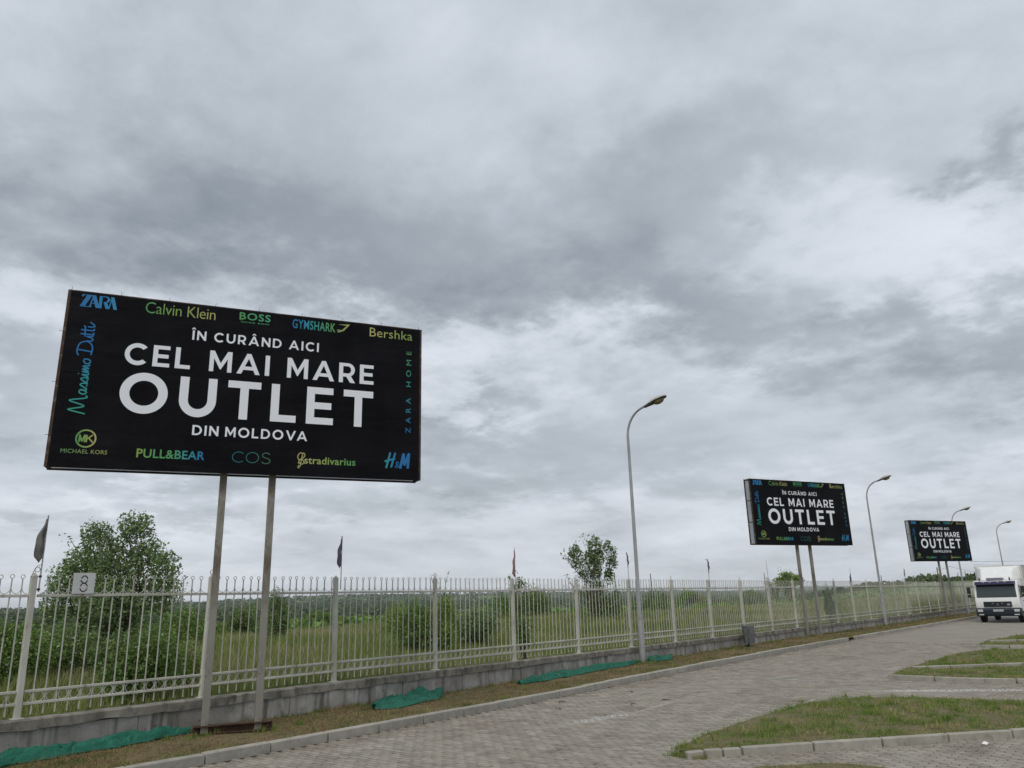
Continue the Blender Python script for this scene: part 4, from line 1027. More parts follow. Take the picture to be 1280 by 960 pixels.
# ------------------------------------------------------------------ green netting on the verge
def tarp(path, width, hump, label, seed, nx=None):
    """path: points along the foot of the wall; crumpled strip laid over the grass"""
    P = [Vector((x, y)) for x, y in path]; Ls = [0]
    for a, b in zip(P, P[1:]): Ls.append(Ls[-1] + (b-a).length)
    n = int(Ls[-1] / .022); m = 34; vs = []; fs = []
    for i in range(n + 1):
        d = Ls[-1]*i/n; k = max(j for j in range(len(Ls)) if Ls[j] <= d + 1e-9); k = min(k, len(P)-2)
        t = (d - Ls[k])/(Ls[k+1]-Ls[k]); c = P[k].lerp(P[k+1], t); u = (P[k+1]-P[k]).normalized(); nn = Vector((-u.y, u.x))
        e = min(1, 4*(i/n) + .25, 4*(1-i/n) + .25); wd = 1.2 * width(d/Ls[-1]) * e
        for j in range(m + 1):
            s = j/m - .5; q = c + nn*s*wd
            q += u*.12*noise.noise(Vector((d*2, s*3, seed+4))) + nn*.06*noise.noise(Vector((d*2.2, 7, seed)))
            f1 = abs(noise.noise(Vector((d*1.1 + 2.0*s*wd, s*9*wd, seed)))) ; f2 = .5 - abs(noise.noise(Vector((d*3.0 + 4*s*wd, s*17*wd + d*1.5, seed+2)))); f3 = .5 - abs(noise.noise(Vector((d*9 - 6*s*wd, s*30*wd, seed+3))))
            prof = max(0, 1 - abs(2*s)**4)
            z = prof*(hump(d/Ls[-1])*(.1 + 2.6*f1) + .17*max(f2, -.1) + .07*f3) + .012
            cr_ = noise.noise(Vector((d*2.2 - 3*s*wd, s*12*wd + d*.8, seed+9))); cr2 = noise.noise(Vector((d*4 + 5*s*wd, s*14*wd - d*2, seed+12)))
            z = max(.008, z*.8 - .9*prof*(.055*math.exp(-(cr_/.07)**2) + .035*math.exp(-(cr2/.06)**2)))
            vs.append((q.x, min(q.y, FY - .125), vz(q.x, min(q.y, FY-.125)) + z))
    for i in range(n):
        for j in range(m): fs.append((i*(m+1)+j, (i+1)*(m+1)+j, (i+1)*(m+1)+j+1, i*(m+1)+j+1))
    o = MB().add(vs, fs).build('green_net', MT['tarp'])
    for p in o.data.polygons: p.use_smooth = True
    sd_ = o.modifiers.new('thick', 'SOLIDIFY'); sd_.thickness = .006; sd_.offset = 1
    tag(o, label, 'netting', 'green nets dropped along the wall')
tarp([(2.6, 11.78), (4.2, 12.02), (5.6, 12.12), (6.75, 12.26)], lambda t: .34 - .10*t, lambda t: .05 + .02*t, 'long strip of green net lying left of the billboard poles', 1.3)
tarp([(10.05, 11.72), (10.7, 11.9), (11.4, 12.06), (12.15, 12.10)], lambda t: .40 + .30*math.sin(PI*t), lambda t: .05 + .10*t*t, 'crumpled heap of green net lying alone on the dry grass', 5.1)
tarp([(14.6, 11.95), (16.0, 12.1), (17.5, 12.22), (19.0, 12.27), (20.2, 12.29)], lambda t: .30 - .06*t, lambda t: .05 + .03*math.sin(5*t), 'long crumpled green net along the wall left of the nearest lamp', 8.4)
tarp([(20.7, 12.10), (21.5, 12.2), (22.4, 12.25)], lambda t: .26, lambda t: .07, 'short piece of green net just right of the nearest lamp foot', 11.7)

# ------------------------------------------------------------------ litter bin
def litter_bin():
    o = empty('litter_bin', (27.75, 12.05, .19), .55, label='grey metal litter bin on legs in front of the wall', cat='litter bin')
    w, d, h = .23, .19, .60
    b = MB(); z0 = .10
    b.add([(-w*.86, -d*.86, z0), (w*.86, -d*.86, z0), (w*.86, d*.86, z0), (-w*.86, d*.86, z0), (-w, -d, z0+h), (w, -d, z0+h), (w, d, z0+h), (-w, d, z0+h),
           (-w+.02, -d+.02, z0+h), (w-.02, -d+.02, z0+h), (w-.02, d-.02, z0+h), (-w+.02, d-.02, z0+h), (-w*.8, -d*.8, z0+.05), (w*.8, -d*.8, z0+.05), (w*.8, d*.8, z0+.05), (-w*.8, d*.8, z0+.05)],
          [(0, 1, 5, 4), (1, 2, 6, 5), (2, 3, 7, 6), (3, 0, 4, 7), (0, 3, 2, 1), (4, 5, 9, 8), (5, 6, 10, 9), (6, 7, 11, 10), (7, 4, 8, 11), (8, 9, 13, 12), (9, 10, 14, 13), (10, 11, 15, 14), (11, 8, 12, 15), (12, 13, 14, 15)])
    b.build('bin_body', MT['bin'], o, bevel=.006, seg=1)
    for sx in (-1, 1):
        MB().box(sx*(w+.035)-.015, sx*(w+.035)+.015, -.02, .02, -.05, z0+h-.05).build('support', MT['bin'], o)
        MB().box(min(sx*(w-.01), sx*(w+.035)), max(sx*(w-.01), sx*(w+.035)), -.012, .012, z0+h-.13, z0+h-.10).build('pivot', MT['bin'], o)
    MB().box(-w-.05, w+.05, -.02, .02, -.02, .02).build('foot_bar', MT['bin'], o)
    MB().box(-w-.004, w+.004, -d-.006, -d+.004, z0+h-.03, z0+h+.008).build('rim', MT['bin'], o)
litter_bin()

# ------------------------------------------------------------------ truck (front faces -x)
def truck():
    o = empty('box_truck', (54.3, 8.10, 0), math.radians(-1.5), label='white box truck with dark blue bumper and purple sun visor coming up the road', cat='truck')
    W = 1.14
    M = Matrix.Identity(4)
    # cab profile (x, z), front at x=0
    prof = [(.10, .62), (.03, .95), (.02, 1.32), (.07, 1.42), (.26, 2.18), (.36, 2.36), (.60, 2.42), (1.75, 2.42), (1.75, .62)]
    MB().prism(prof, -W, W).build('cab', MT['truck_white'], o, bevel=.08, seg=4, smooth=True)
    def screen(y0, y1, za, zb, off, t=.03):   # plate on the raked front
        def fx(z): return .07 + (z - 1.42) * .19/.76 if z > 1.42 else .02 + (z - 1.32)*.5
        return MB().add([(fx(za)-off, y0, za), (fx(za)-off, y1, za), (fx(zb)-off, y1*.97, zb), (fx(zb)-off, y0*.97, zb), (fx(za)-off+t, y0, za), (fx(za)-off+t, y1, za), (fx(zb)-off+t, y1*.97, zb), (fx(zb)-off+t, y0*.97, zb)],
                        [(0, 1, 2, 3), (4, 7, 6, 5), (0, 4, 5, 1), (1, 5, 6, 2), (2, 6, 7, 3), (3, 7, 4, 0)])
    screen(-1.03, 1.03, 1.43, 2.17, .014).build('windscreen', MT['glass_dark'], o, bevel=.05, seg=3)
    for q in (-.35, .38):
        MB().tube([(.10, q+.18, 1.44), (.085, q, 1.50), (.10, q-.45, 1.52)], .012, 5).build('wiper', MT['truck_dark'], o)
    MB().add([(.14, -1.06, 2.16), (.14, 1.06, 2.16), (-.04, 1.02, 2.17), (-.04, -1.02, 2.17), (.30, -1.06, 2.36), (.30, 1.06, 2.36), (.06, 1.02, 2.33), (.06, -1.02, 2.33)],
             [(0, 1, 2, 3), (4, 7, 6, 5), (3, 2, 6, 7), (0, 4, 5, 1), (0, 3, 7, 4), (1, 5, 6, 2)]).build('sun_visor', MT['visor'], o, bevel=.02)
    for q in (-.78, .78): MB().lathe([(.035, 0), (.045, .05), (.03, .16), (.01, .18)], (.35, q, 2.40), 8).build('roof_beacon', MT['truck_dark'], o)
    for q in (-.55, -.2, .2, .55): MB().cbox((.045, q, 2.30), (.05, .10, .035)).build('marker_lamp', MT['lamp_glass'], o, bevel=.01)
    MB().box(.45, 1.1, -.40, .45, 2.41, 2.56).build('roof_hatch', MT['roof_hatch'], o, bevel=.03)
    # lower front
    g = MB().box(-.012, .04, -.72, .72, .90, 1.20).build('grille', MT['truck_dark'], o, bevel=.02)
    for z in (.95, 1.02, 1.09, 1.15): MB().box(-.022, -.008, -.66, .66, z-.008, z+.008).build('grille_bar', MT['bumper_blue'], g)
    i = Ink(); i.text('MAN', -.28, .28, 1.06, .075, .2)
    me = bpy.data.meshes.new('lettering'); me.from_pydata([(-.026, -u, v) for u, v, d in i.v], [], i.f); me.materials.append(MT['chrome']); link('lettering', me, g)
    MB().ring((-.02, 0, 1.0), .035, .007, ax='x', n=10).build('emblem', MT['chrome'], g)
    MB().cbox((-.018, -.56, 1.03), (.012, .16, .11)).build('badge', MT['chrome'], g, bevel=.02)
    MB().prism([(-.05, .38), (-.10, .50), (-.09, .74), (-.02, .84), (.30, .84), (.30, .38)], -1.15, 1.15).build('bumper', MT['bumper_blue'], o, bevel=.03)
    MB().cbox((-.105, 0, .70), (.015, .52, .11)).build('plate_holder', MT['plate_white'], o)
    for k, q in enumerate((.20, .14, .06, 0, -.06, -.14, -.2)): MB().cbox((-.114, q, .70), (.003, .028, .06)).build('plate_mark', MT['plate_ink'], o)
    for s in (-1, 1):
        h = MB().box(-.115, -.03, s*.93-.14, s*.93+.14, .62, .76).build('headlight', MT['lamp_glass'], o, bevel=.03)
        MB().box(-.112, -.05, s*.90-.13, s*.90+.13, .44, .50).build('fog_lamp', MT['lamp_glass'], o, bevel=.015)
        MB().box(.45, 1.25, s*(W+.004)-.006, s*(W+.004)+.006, 1.42, 2.12).build('side_window', MT['glass_dark'], o, bevel=.004)
        d = MB().box(.30, 1.45, s*(W+.002)-.004, s*(W+.002)+.004, .78, 1.36).build('door', MT['truck_white'], o)
        MB().cbox((1.25, s*(W+.02), 1.22), (.18, .03, .04)).build('door_handle', MT['truck_dark'], d)
        MB().tube([(.30, s*W, 2.05), (.10, s*(W+.22), 2.02), (.08, s*(W+.24), 1.50), (.28, s*W, 1.40)], .018, 6).build('mirror_arm', MT['truck_dark'], o)
        m = MB().cbox((.06, s*(W+.25), 1.86), (.10, .20, .40)).build('mirror', MT['truck_dark'], o, bevel=.03)
        MB().cbox((.06, s*(W+.25), 1.53), (.10, .19, .17)).build('lower_mirror', MT['truck_dark'], o, bevel=.03)
        MB().prism([(.22, .38), (.30, .84), (.45, 1.02), (1.2, 1.02), (1.35, .84), (1.42, .50), (1.30, .50), (1.22, .80), (1.08, .92), (.60, .92), (.46, .80), (.40, .38)], s*W-.10*(s > 0)-.0, s*W+.10*(s < 0)+.0 if s < 0 else s*W+.012).build('wheel_arch', MT['bumper_blue'], o)
        for wx in (.84, 4.9):
            y0 = s*.98
            t = MB().lathe([(.20, -.13), (.36, -.14), (.42, -.10), (.42, .10), (.36, .14), (.20, .13)], (wx, y0, .42), 24, ax='y').build('tyre', MT['tyre'], o, smooth=True)
            MB().lathe([(.05, -.145), (.20, -.09), (.215, -.12), (.215, .12), (.20, .09), (.05, .145)], (wx, y0, .42), 18, ax='y').build('rim', MT['rim'], t, smooth=True)
    # cargo box, wind deflector
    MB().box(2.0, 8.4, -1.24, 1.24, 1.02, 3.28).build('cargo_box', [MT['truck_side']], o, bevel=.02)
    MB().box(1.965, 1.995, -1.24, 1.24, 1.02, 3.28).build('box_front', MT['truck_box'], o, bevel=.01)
    for s in (-1, 1):
        MB().box(1.99, 8.41, s*1.243-.01, s*1.243+.01, 3.20, 3.285).build('box_trim', MT['rim'], o)
        MB().box(2.0, 8.4, s*1.243-.01, s*1.243+.01, 1.02, 1.09).build('box_trim', MT['rim'], o)
        MB().box(2.4, 4.2, s*1.10-.02, s*1.10+.02, .50, .86).build('side_guard', MT['truck_dark'], o)
    MB().add([(.85, -.78, 2.43), (.85, .78, 2.43), (1.93, 1.16, 2.43), (1.93, -1.16, 2.43), (1.60, -.84, 3.14), (1.60, .84, 3.14), (1.93, 1.16, 3.24), (1.93, -1.16, 3.24)],
             [(0, 3, 2, 1), (0, 1, 5, 4), (1, 2, 6, 5), (2, 3, 7, 6), (3, 0, 4, 7), (4, 5, 6, 7)]).build('wind_deflector', MT['truck_white'], o, bevel=.06, seg=3, smooth=True)
    MB().box(.5, 8.2, -.42, .42, .62, .98).build('chassis', MT['truck_dark'], o)
truck()

# ------------------------------------------------------------------ foliage
def leaf_mesh(name, C, size, m, aspect=.5, flat=.0):
    """one quad per leaf centre, folded lens-like outline"""
    n = len(C); a = RNG.normal(size=(n, 3)); a[:, 2] *= 1 - flat; a /= np.linalg.norm(a, axis=1)[:, None]
    b = RNG.normal(size=(n, 3)); b -= a*(a*b).sum(1)[:, None]; b /= np.linalg.norm(b, axis=1)[:, None]
    s = (size * RNG.uniform(.6, 1.35, n))[:, None]
    V = np.stack([C - a*s/2, C + b*s*aspect/2 + a*s*.05, C + a*s/2, C - b*s*aspect/2 + a*s*.05], 1).reshape(-1, 3)
    return npmesh(name, V, np.arange(4*n).reshape(-1, 4), m)
def grow(base, H, spread, n_limbs, seed, levels=3, trunk_h=.25, up=.55, r0=.12):
    """skeleton: returns list of polylines with radii, and twig end points"""
    r = random.Random(seed); segs = []; ends = []
    def branch(p, d, L_, rad, lev):
        p = p.copy(); pts = [p]; k = 4
        for i in range(k):
            d = (d + Vector((r.gauss(0, .16), r.gauss(0, .16), r.gauss(.05, .10)))).normalized(); p = p + d*L_/k; pts.append(p)
            if lev >= levels - 1: ends.append(p.copy())
        segs.append((pts, [rad*(1 - .6*i/k) for i in range(k+1)], lev))
        if lev < levels:
            for j in range(r.randint(3, 4)):
                t = r.uniform(.35, 1); q = pts[min(k, int(t*k)+0)]; 
                nd = (d + Vector((r.gauss(0, .7), r.gauss(0, .7), r.gauss(.15, .35)))).normalized()
                branch(q, nd, L_*r.uniform(.45, .72), rad*.5, lev+1)
        ends.append(p.copy())
    for j in range(n_limbs):
        a = 2*PI*j/n_limbs + r.uniform(-.4, .4)
        d = Vector((math.cos(a)*spread, math.sin(a)*spread, 1)).normalized()
        branch(Vector(base) + Vector((math.cos(a)*.06, math.sin(a)*.06, 0)), d, H*r.uniform(.42, .6), r0, 1)
    return segs, ends
def wood(segs, parent, base, name='trunk', minr=.004):
    mb = MB()
    for pts, rs, lev in segs:
        mb.tube([p - Vector(base) for p in pts], [max(minr, x) for x in rs], 6 if lev < 2 else 4, caps=False)
    o = link(name, mb.mesh(name, MT['bark']), parent); return o
def tree(name, label, cat, base, H, spread, limbs, seed, leaf, m, lpe, clump, levels=3, extra=(), r0=.12, group=None, limit=None, wide=1.0, dense=1.0, gap=-.22):
    o = empty(name, base, label=label, cat=cat, group=group)
    segs, ends = grow(base, H, spread, limbs, seed, levels, r0=r0)
    zt = max(e.z for e in ends); k = (H)/(zt - base[2])
    for pts, rs, l in segs:
        for i, p in enumerate(pts): pts[i] = Vector((p.x, p.y, base[2] + (p.z - base[2])*k))
    for e in ends: e.z = base[2] + (e.z - base[2])*k
    wood(segs, o, base)
    E = np.array([tuple(e) for e in ends]); E = E[E[:, 2] > base[2] + .12*H]
    C = np.repeat(E, lpe, 0) + RNG.normal(0, clump, (len(E)*lpe, 3)) * np.array([1, 1, .75])
    for (lat, cz, rx, rz, n) in extra:
        lat *= wide; cx, cy, ry = base[0] + .64*lat, base[1] - .77*lat + RNG.normal(0, .15), rx
        n = int(n*dense); q = RNG.normal(size=(n, 3)); q /= np.linalg.norm(q, axis=1)[:, None]; q *= RNG.random(n)[:, None]**.45
        q *= (1 + .35*np.array([noise.noise(Vector(tuple(v*2.3)) + Vector((seed, 0, 0))) for v in q]))[:, None]
        nn = np.array([noise.noise(Vector((v[0]*3.5 + seed, v[1]*3.5, v[2]*3.5))) for v in q]); q = q[nn > gap]
        C = np.concatenate([C, np.array([[cx, cy, cz]]) + q*np.array([rx, ry, rz])])
    C = C[C[:, 2] > height(base[0], base[1]) - .1]
    if limit is not None: C = C[limit(C)]
    link('crown', leaf_mesh('crown', C - np.array(base), leaf, m), o)
    return o
def shrub(label, c, rx, ry, h, m, n, seed, leaf=.06, flowers=0, name='shrub', group='shrubs behind the fence', lumps=7):
    """c ground point; several lumps of foliage with gaps, some stems"""
    r = random.Random(seed); o = empty(name, c, label=label, cat='shrub', group=group)
    C = []; mb = MB()
    for k in range(lumps):
        a = r.uniform(0, 2*PI); q = r.uniform(0, .75); lx, ly = rx*q*math.cos(a), ry*q*math.sin(a)
        lh = h * r.uniform(.35, .8) * (1 - .35*q); lr = r.uniform(.30, .5)
        if k == 0: lx = ly = 0; lh = h*.72
        v = RNG.normal(size=(n//lumps, 3)); v /= np.linalg.norm(v, axis=1)[:, None]; v *= (RNG.random(len(v))**.33)[:, None]
        f = np.array([noise.noise(Vector((p[0]*2.2 + seed + k, p[1]*2.2, p[2]*2.2))) for p in v]); v *= (1 + .5*f)[:, None]
        P = np.array([lx, ly, lh]) + v*np.array([rx*lr*1.3, ry*lr*1.3, h*lr*.75]); C.append(P)
        mb.tube([(lx*.2, ly*.2, -.1), (lx*.7, ly*.7, lh*.5), (lx, ly, lh)], [.03, .02, .008], 4, caps=False)
        for _ in range(5):
            mb.tube([(lx, ly, lh*.7), (lx + r.gauss(0, rx*.25), ly + r.gauss(0, ry*.25), lh + h*lr*r.uniform(.3, .85))], [.01, .004], 3, caps=False)
        sp = RNG.normal(size=(max(10, n//lumps//9), 3)) * np.array([rx*.12, ry*.12, h*.10]) + np.array([lx + r.gauss(0, rx*.2), ly, lh + h*lr*.62]); C.append(sp)
    C = np.concatenate(C); C = C[C[:, 2] > 0.0]
    link('stem', mb.mesh('stem', MT['bark']), o); link('foliage', leaf_mesh('foliage', C, leaf, m, .55), o)
    if flowers:
        cand = C[(C[:, 1] < 0.1*ry) | (C[:, 2] > h*.45)]; F = []
        for p in cand[RNG.choice(len(cand), flowers)]:
            F.append(p + np.array([0, -.05, .02]) + RNG.normal(0, .022, (12, 3))*np.array([1, 1, .4]))
        link('blossom', leaf_mesh('blossom', np.concatenate(F), .026, MT['blossom'], .9), o)
    return o
def at(px, py, Y):
    d = CR @ np.array([px - 640, -(py - 480), -961.]); d = d*(Y/d[1]); return (d[0], Y, d[2] + EYE[2])
def gp(px, Y): x = at(px, 760, Y)[0]; return (x, Y, height(x, Y))

b = gp(139, 22)
tree('willow_tree', 'large round grey green tree standing behind the number plate', 'tree', b, 3.95, .28, 8, 5, .085, MT['leaf_grey'], 5, .12, 3, r0=.07,
     extra=[(0, 1.4, 1.6, .9, 9500), (0, 2.3, 1.25, .75, 7500), (-1.7, 2.1, .45, .50, 1900), (-1.45, 2.75, .50, .52, 2200), (-1.0, 3.2, .52, .48, 2200), (-.62, 3.95, .46, .46, 1900), (0, 3.2, .75, .65, 4200), (.45, 4.15, .48, .46, 2000), (1.0, 3.45, .50, .50, 2200), (1.5, 3.1, .42, .48, 1600), (1.6, 2.4, .48, .50, 1900)], gap=-.10, dense=1.2, wide=.90)
b = gp(745, 30)
def t2mask(C):
    f = np.array([noise.noise(Vector((p[0]*.55, p[1]*.55, p[2]*.8 + 3))) for p in C]); return f > -.28
tree('poplar_tree', 'open dark tree with several upright stems left of the nearest street lamp', 'tree', (b[0], b[1], b[2]), 6.0, .26, 6, 21, .15, MT['leaf_dark'], 2, .12, 3, r0=.055,
     extra=[(-1.05, 5.1, .50, .50, 620), (-1.25, 4.3, .45, .40, 430), (-.75, 4.4, .3, .5, 260), (.2, 5.4, .58, .72, 1000), (.55, 4.7, .45, .5, 480), (1.05, 5.35, .36, .45, 400), (1.5, 4.9, .28, .5, 260), (1.45, 4.2, .25, .3, 140), (-.05, 3.6, .45, .35, 420), (.7, 3.4, .38, .6, 460), (.5, 2.6, .4, .5, 350), (-.8, 2.4, .3, .35, 180), (-.3, 2.2, .35, .3, 200), (1.3, 2.2, .3, .35, 180), (-.35, 4.7, .42, .5, 420), (.15, 4.5, .4, .5, 420), (.1, 4.0, .4, .4, 350), (1.0, 4.4, .36, .42, 300), (-.85, 3.6, .32, .35, 200), (1.05, 3.6, .32, .4, 220), (-1.35, 4.8, .3, .35, 200), (0, .8, 2.0, 1.0, 1500)], dense=1.45, gap=0.0)
b = gp(557, 20)
tree('sapling', 'thin sapling poking above the railing at the third post', 'tree', b, 3.0 - b[2], .12, 3, 31, .07, MT['leaf_mid'], 2, .06, 2, r0=.02)
b = gp(651, 22)
tree('sapling', 'small leafy treetop above the railing below the faded red flag', 'tree', b, 3.15 - b[2], .32, 4, 37, .12, MT['leaf_dark'], 4, .10, 2, r0=.03, extra=[(0, .9, .8, .7, 900), (.15, 2.75, .22, .28, 110), (-.35, 2.5, .25, .2, 90)])
b = gp(991, 60)
tree('round_tree', 'bright green round tree seen between the middle billboard poles', 'tree', b, 6.3 - b[2], .6, 6, 41, .45, MT['leaf_bright'], 7, .55, 2, r0=.15, extra=[(0, 4.6, 1.9, 1.7, 1500), (-2.0, 4.2, 1.2, 1.0, 500), (1.5, 4.4, 1.2, 1.2, 500)])
b = gp(972, 75)
tree('round_tree', 'small dark conical treetop left of the bright green round tree', 'tree', b, 5.6 - b[2], .25, 5, 43, .4, MT['leaf_dark'], 6, .35, 2, r0=.12)
b = gp(1180, 48)
SH = [  # px, Y, rx, ry, h, mat, n, leaf, flowers, label
    (14, 19.0, 1.1, .9, 1.35, 'leaf_mid', 7000, .07, 26, 'bright elder bush with white blossoms behind the leftmost post'),
    (90, 20.0, 1.2, .9, 1.25, 'leaf_dark', 6000, .07, 40, 'dark thicket with white blossoms under the large grey green tree'),
    (160, 18.6, 1.0, .9, 1.05, 'leaf_dark', 4500, .07, 20, 'low dark bush at the foot of the large tree'),
    (196, 15.0, .95, .75, 1.25, 'leaf_mid', 9000, .06, 26, 'broad leafy bush with scattered white flowers left of the billboard poles'),
    (240, 16.4, .6, .6, 1.0, 'leaf_bright', 3500, .06, 6, 'yellowish bush directly behind the left billboard pole'),
    (228, 30.0, 1.6, 1.2, 1.6, 'leaf_mid', 4500, .10, 0, 'yellow green bush in the field seen beside the left billboard pole'),
    (345, 34.0, .9, .9, 2.25, 'leaf_dark', 4500, .10, 0, 'upright dark bush in the field right of the billboard poles'),
    (308, 40.0, 1.5, 1.2, 1.7, 'leaf_dark', 4000, .12, 0, 'wide dark bush in the field between the billboard poles'),
    (398, 44.0, 2.0, 1.4, 1.3, 'leaf_mid', 4000, .12, 0, 'low round bush far in the field left of the purple flag'),
    (520, 18.0, .9, .8, 1.65, 'leaf_mid', 8000, .065, 10, 'tall green bush behind the railing left of the third post'),
    (556, 17.5, .7, .7, 1.80, 'leaf_bright', 6000, .065, 14, 'fresh green bush around the thin sapling'),
    (600, 19.0, 1.6, 1.0, 1.45, 'leaf_grey', 10000, .07, 10, 'wide grey green willow bush behind the railing'),
    (500, 28.0, 1.5, 1.2, 1.5, 'leaf_bright', 4500, .09, 0, 'yellow green bush deeper in the field right of the purple flag'),
    (655, 13.05, .30, .22, .95, 'leaf_mid', 1800, .05, 9, 'small flowering creeper clinging to the railing post under the red flag'),
    (672, 42.0, 3.0, 2.0, 2.4, 'leaf_dark', 6000, .14, 0, 'dark clump of bushes left of the open dark tree'),
    (630, 46.0, 2.2, 1.5, 2.0, 'leaf_mid', 4000, .14, 0, 'green clump of bushes in the field behind the red flag'),
    (760, 30.0, 2.0, 1.2, 2.1, 'leaf_dark', 4500, .11, 0, 'dark undergrowth at the foot of the open dark tree'),
    (820, 38.0, 3.0, 2.0, 2.0, 'leaf_dark', 5000, .14, 0, 'dark bush behind the railing right of the nearest lamp'),
    (860, 46.0, 4.0, 2.0, 2.2, 'leaf_mid', 5000, .16, 0, 'broad bush in the field left of the navy flag'),
    (940, 44.0, 4.5, 2.0, 2.1, 'leaf_dark', 5000, .16, 0, 'dark bush in the field left of the middle billboard poles'),
    (1037, 13.0, .55, .25, 1.55, 'leaf_mid', 2600, .07, 0, 'slender green shrub growing through the railing right of the middle billboard poles'),
    (1163, 13.2, .5, .25, 1.0, 'leaf_dark', 900, .09, 0, 'small dark shrub on the wall left of the farthest billboard poles'),
]
for i, (px, Y, rx, ry, h, m, n, lf, fw, lb) in enumerate(SH):
    c = gp(px, Y); shrub(lb, (c[0], c[1], (WT if Y < 13.06 else c[2])), rx, ry, h, MT[m], n, 100 + i, lf, fw)

# dense scrub covering the far part of the field and the wooded valley: one mass each
def mass(name, N, sampler, size, m, label, k=26):
    PP = []; 
    pts = sampler(N)
    n = len(pts); C = np.array([p[:3] for p in pts]); S = np.array([p[3] for p in pts])
    v = RNG.normal(size=(n, k, 3)); v /= np.linalg.norm(v, axis=2)[..., None]; v[..., 2] = np.abs(v[..., 2])
    v *= RNG.uniform(.75, 1.1, (n, k, 1))
    c = C[:, None] + v*S[:, None, None]*np.array([1, 1, .8])
    c = c.reshape(-1, 3); s = np.repeat(S, k)*size
    a = RNG.normal(size=(len(c), 3)); a /= np.linalg.norm(a, axis=1)[:, None]; b_ = RNG.normal(size=(len(c), 3)); b_ -= a*(a*b_).sum(1)[:, None]; b_ /= np.linalg.norm(b_, axis=1)[:, None]
    s = (s*RNG.uniform(.6, 1.3, len(c)))[:, None]
    V = np.stack([c - a*s/2, c + b_*s*.4, c + a*s/2, c - b_*s*.4], 1).reshape(-1, 3)
    o = link(name, npmesh(name, V, np.arange(4*len(c)).reshape(-1, 4), m)); tag(o, label, 'vegetation', kind='stuff')
def ring_pts(a0, a1, y0, y1, smin, smax, thr=None, sc=.004, asp=.0, bias=1):
    def f(N):
        out = []
        for _ in range(N):
            a = math.radians(random.uniform(a0, a1)); Y = y0*(y1/y0)**(random.random()**bias); X = Y/math.tan(a)
            if X > 5200: continue
            if thr is not None and fbm(X, Y, sc, 3) < thr + random.gauss(0, .12): continue
            s = random.uniform(smin, smax)*(1 + Y/2500)
            out.append((X, Y, height(X, Y) + asp*s, s))
        return out
    return f
mass('scrub', 2600, ring_pts(8, 84, 40, 75, .35, 1.0, -.05, .05), .42, MT['leaf_mid'], 'low scrub scattered over the far edge of the field')
mass('valley_wood', 9000, ring_pts(6, 84, 420, 1300, 3.0, 7, -.12, .003), .5, MT['wood_far'], 'wooded slope across the valley behind the field', 14)
mass('ridge_wood', 9000, ring_pts(5, 84, 1300, 2900, 3, 5.5, -.45, .002), .6, MT['wood_far'], 'dark wooded ridge along the skyline', 12)
# tree line to the right, beyond the end of the field
def line_pts(N):
    out = []
    for _ in range(N):
        a = math.radians(random.uniform(2.0, 30)); r = random.uniform(400, 560); X, Y = r*math.cos(a), r*math.sin(a) + 14
        s = random.uniform(1.5, 3.2)*(1.3 if noise.noise(Vector((a*30, 0, 0))) > 0 else .8); out.append((X, Y, height(X, Y) - .5 + random.random()*1.2, s))
    return out
mass('tree_line', 1500, line_pts, .5, MT['wood_far'], 'low dark line of trees on the skyline behind the truck', 20)

# ------------------------------------------------------------------ far houses, masts and wires
def house(px, Y, w, d, h, label, roof=True, m='house_wall'):
    X = at(px, 742, Y)[0]; z = height(X, Y) + 3
    h *= 1.5; w *= 1.9; d *= 1.5
    o = empty('far_house', (X, Y, z), random.uniform(-.3, .3) + .9, label=label, cat='house', group='houses of the far village on the skyline')
    MB().box(-w/2, w/2, -d/2, d/2, -6, h).build('wall', MT[m], o)
    if roof: MB().prism([(-w/2-.5, h), (w/2+.5, h), (0, h + w*.32)], -d/2-.5, d/2+.5).build('roof', MT['house_roof'], o)
    else: MB().box(-w/2-.3, w/2+.3, -d/2-.3, d/2+.3, h, h+.5).build('roof', MT['mast'], o)
    for k in (-1, 1): MB().box(k*w*.25-1.2, k*w*.25+1.2, -d/2-.06, -d/2-.01, h*.35, h*.7).build('window', MT['house_glass'], o)
random.seed(3)
for i, (px, w, d, h, rf, lb) in enumerate([
    (528, 30, 12, 5, False, 'long pale flat roofed hall on the skyline left of the sapling'),
    (572, 9, 9, 5, True, 'first small house on the skyline right of the sapling'), (581, 10, 9, 7, True, 'taller house on the skyline close right of the sapling'),
    (590, 12, 9, 4.5, True, 'low house on the skyline midway between sapling and red flag'), (601, 8, 8, 5, True, 'small house on the skyline a little left of the red flag'),
    (612, 16, 10, 6, False, 'pale flat block on the skyline left of the red flag'), (622, 9, 9, 6, True, 'house on the skyline nearest the red flag on its left'),
    (668, 10, 9, 5, True, 'house on the skyline right of the red flag'), (680, 12, 9, 6, True, 'wider house on the skyline between red flag and open tree'),
    (692, 9, 9, 5, True, 'house on the skyline just left of the open tree'), (700, 22, 10, 4, False, 'low pale hall on the skyline beside the open tree')]):
    house(px, 2560 + 50*(i % 4), w, d, h, lb, rf)
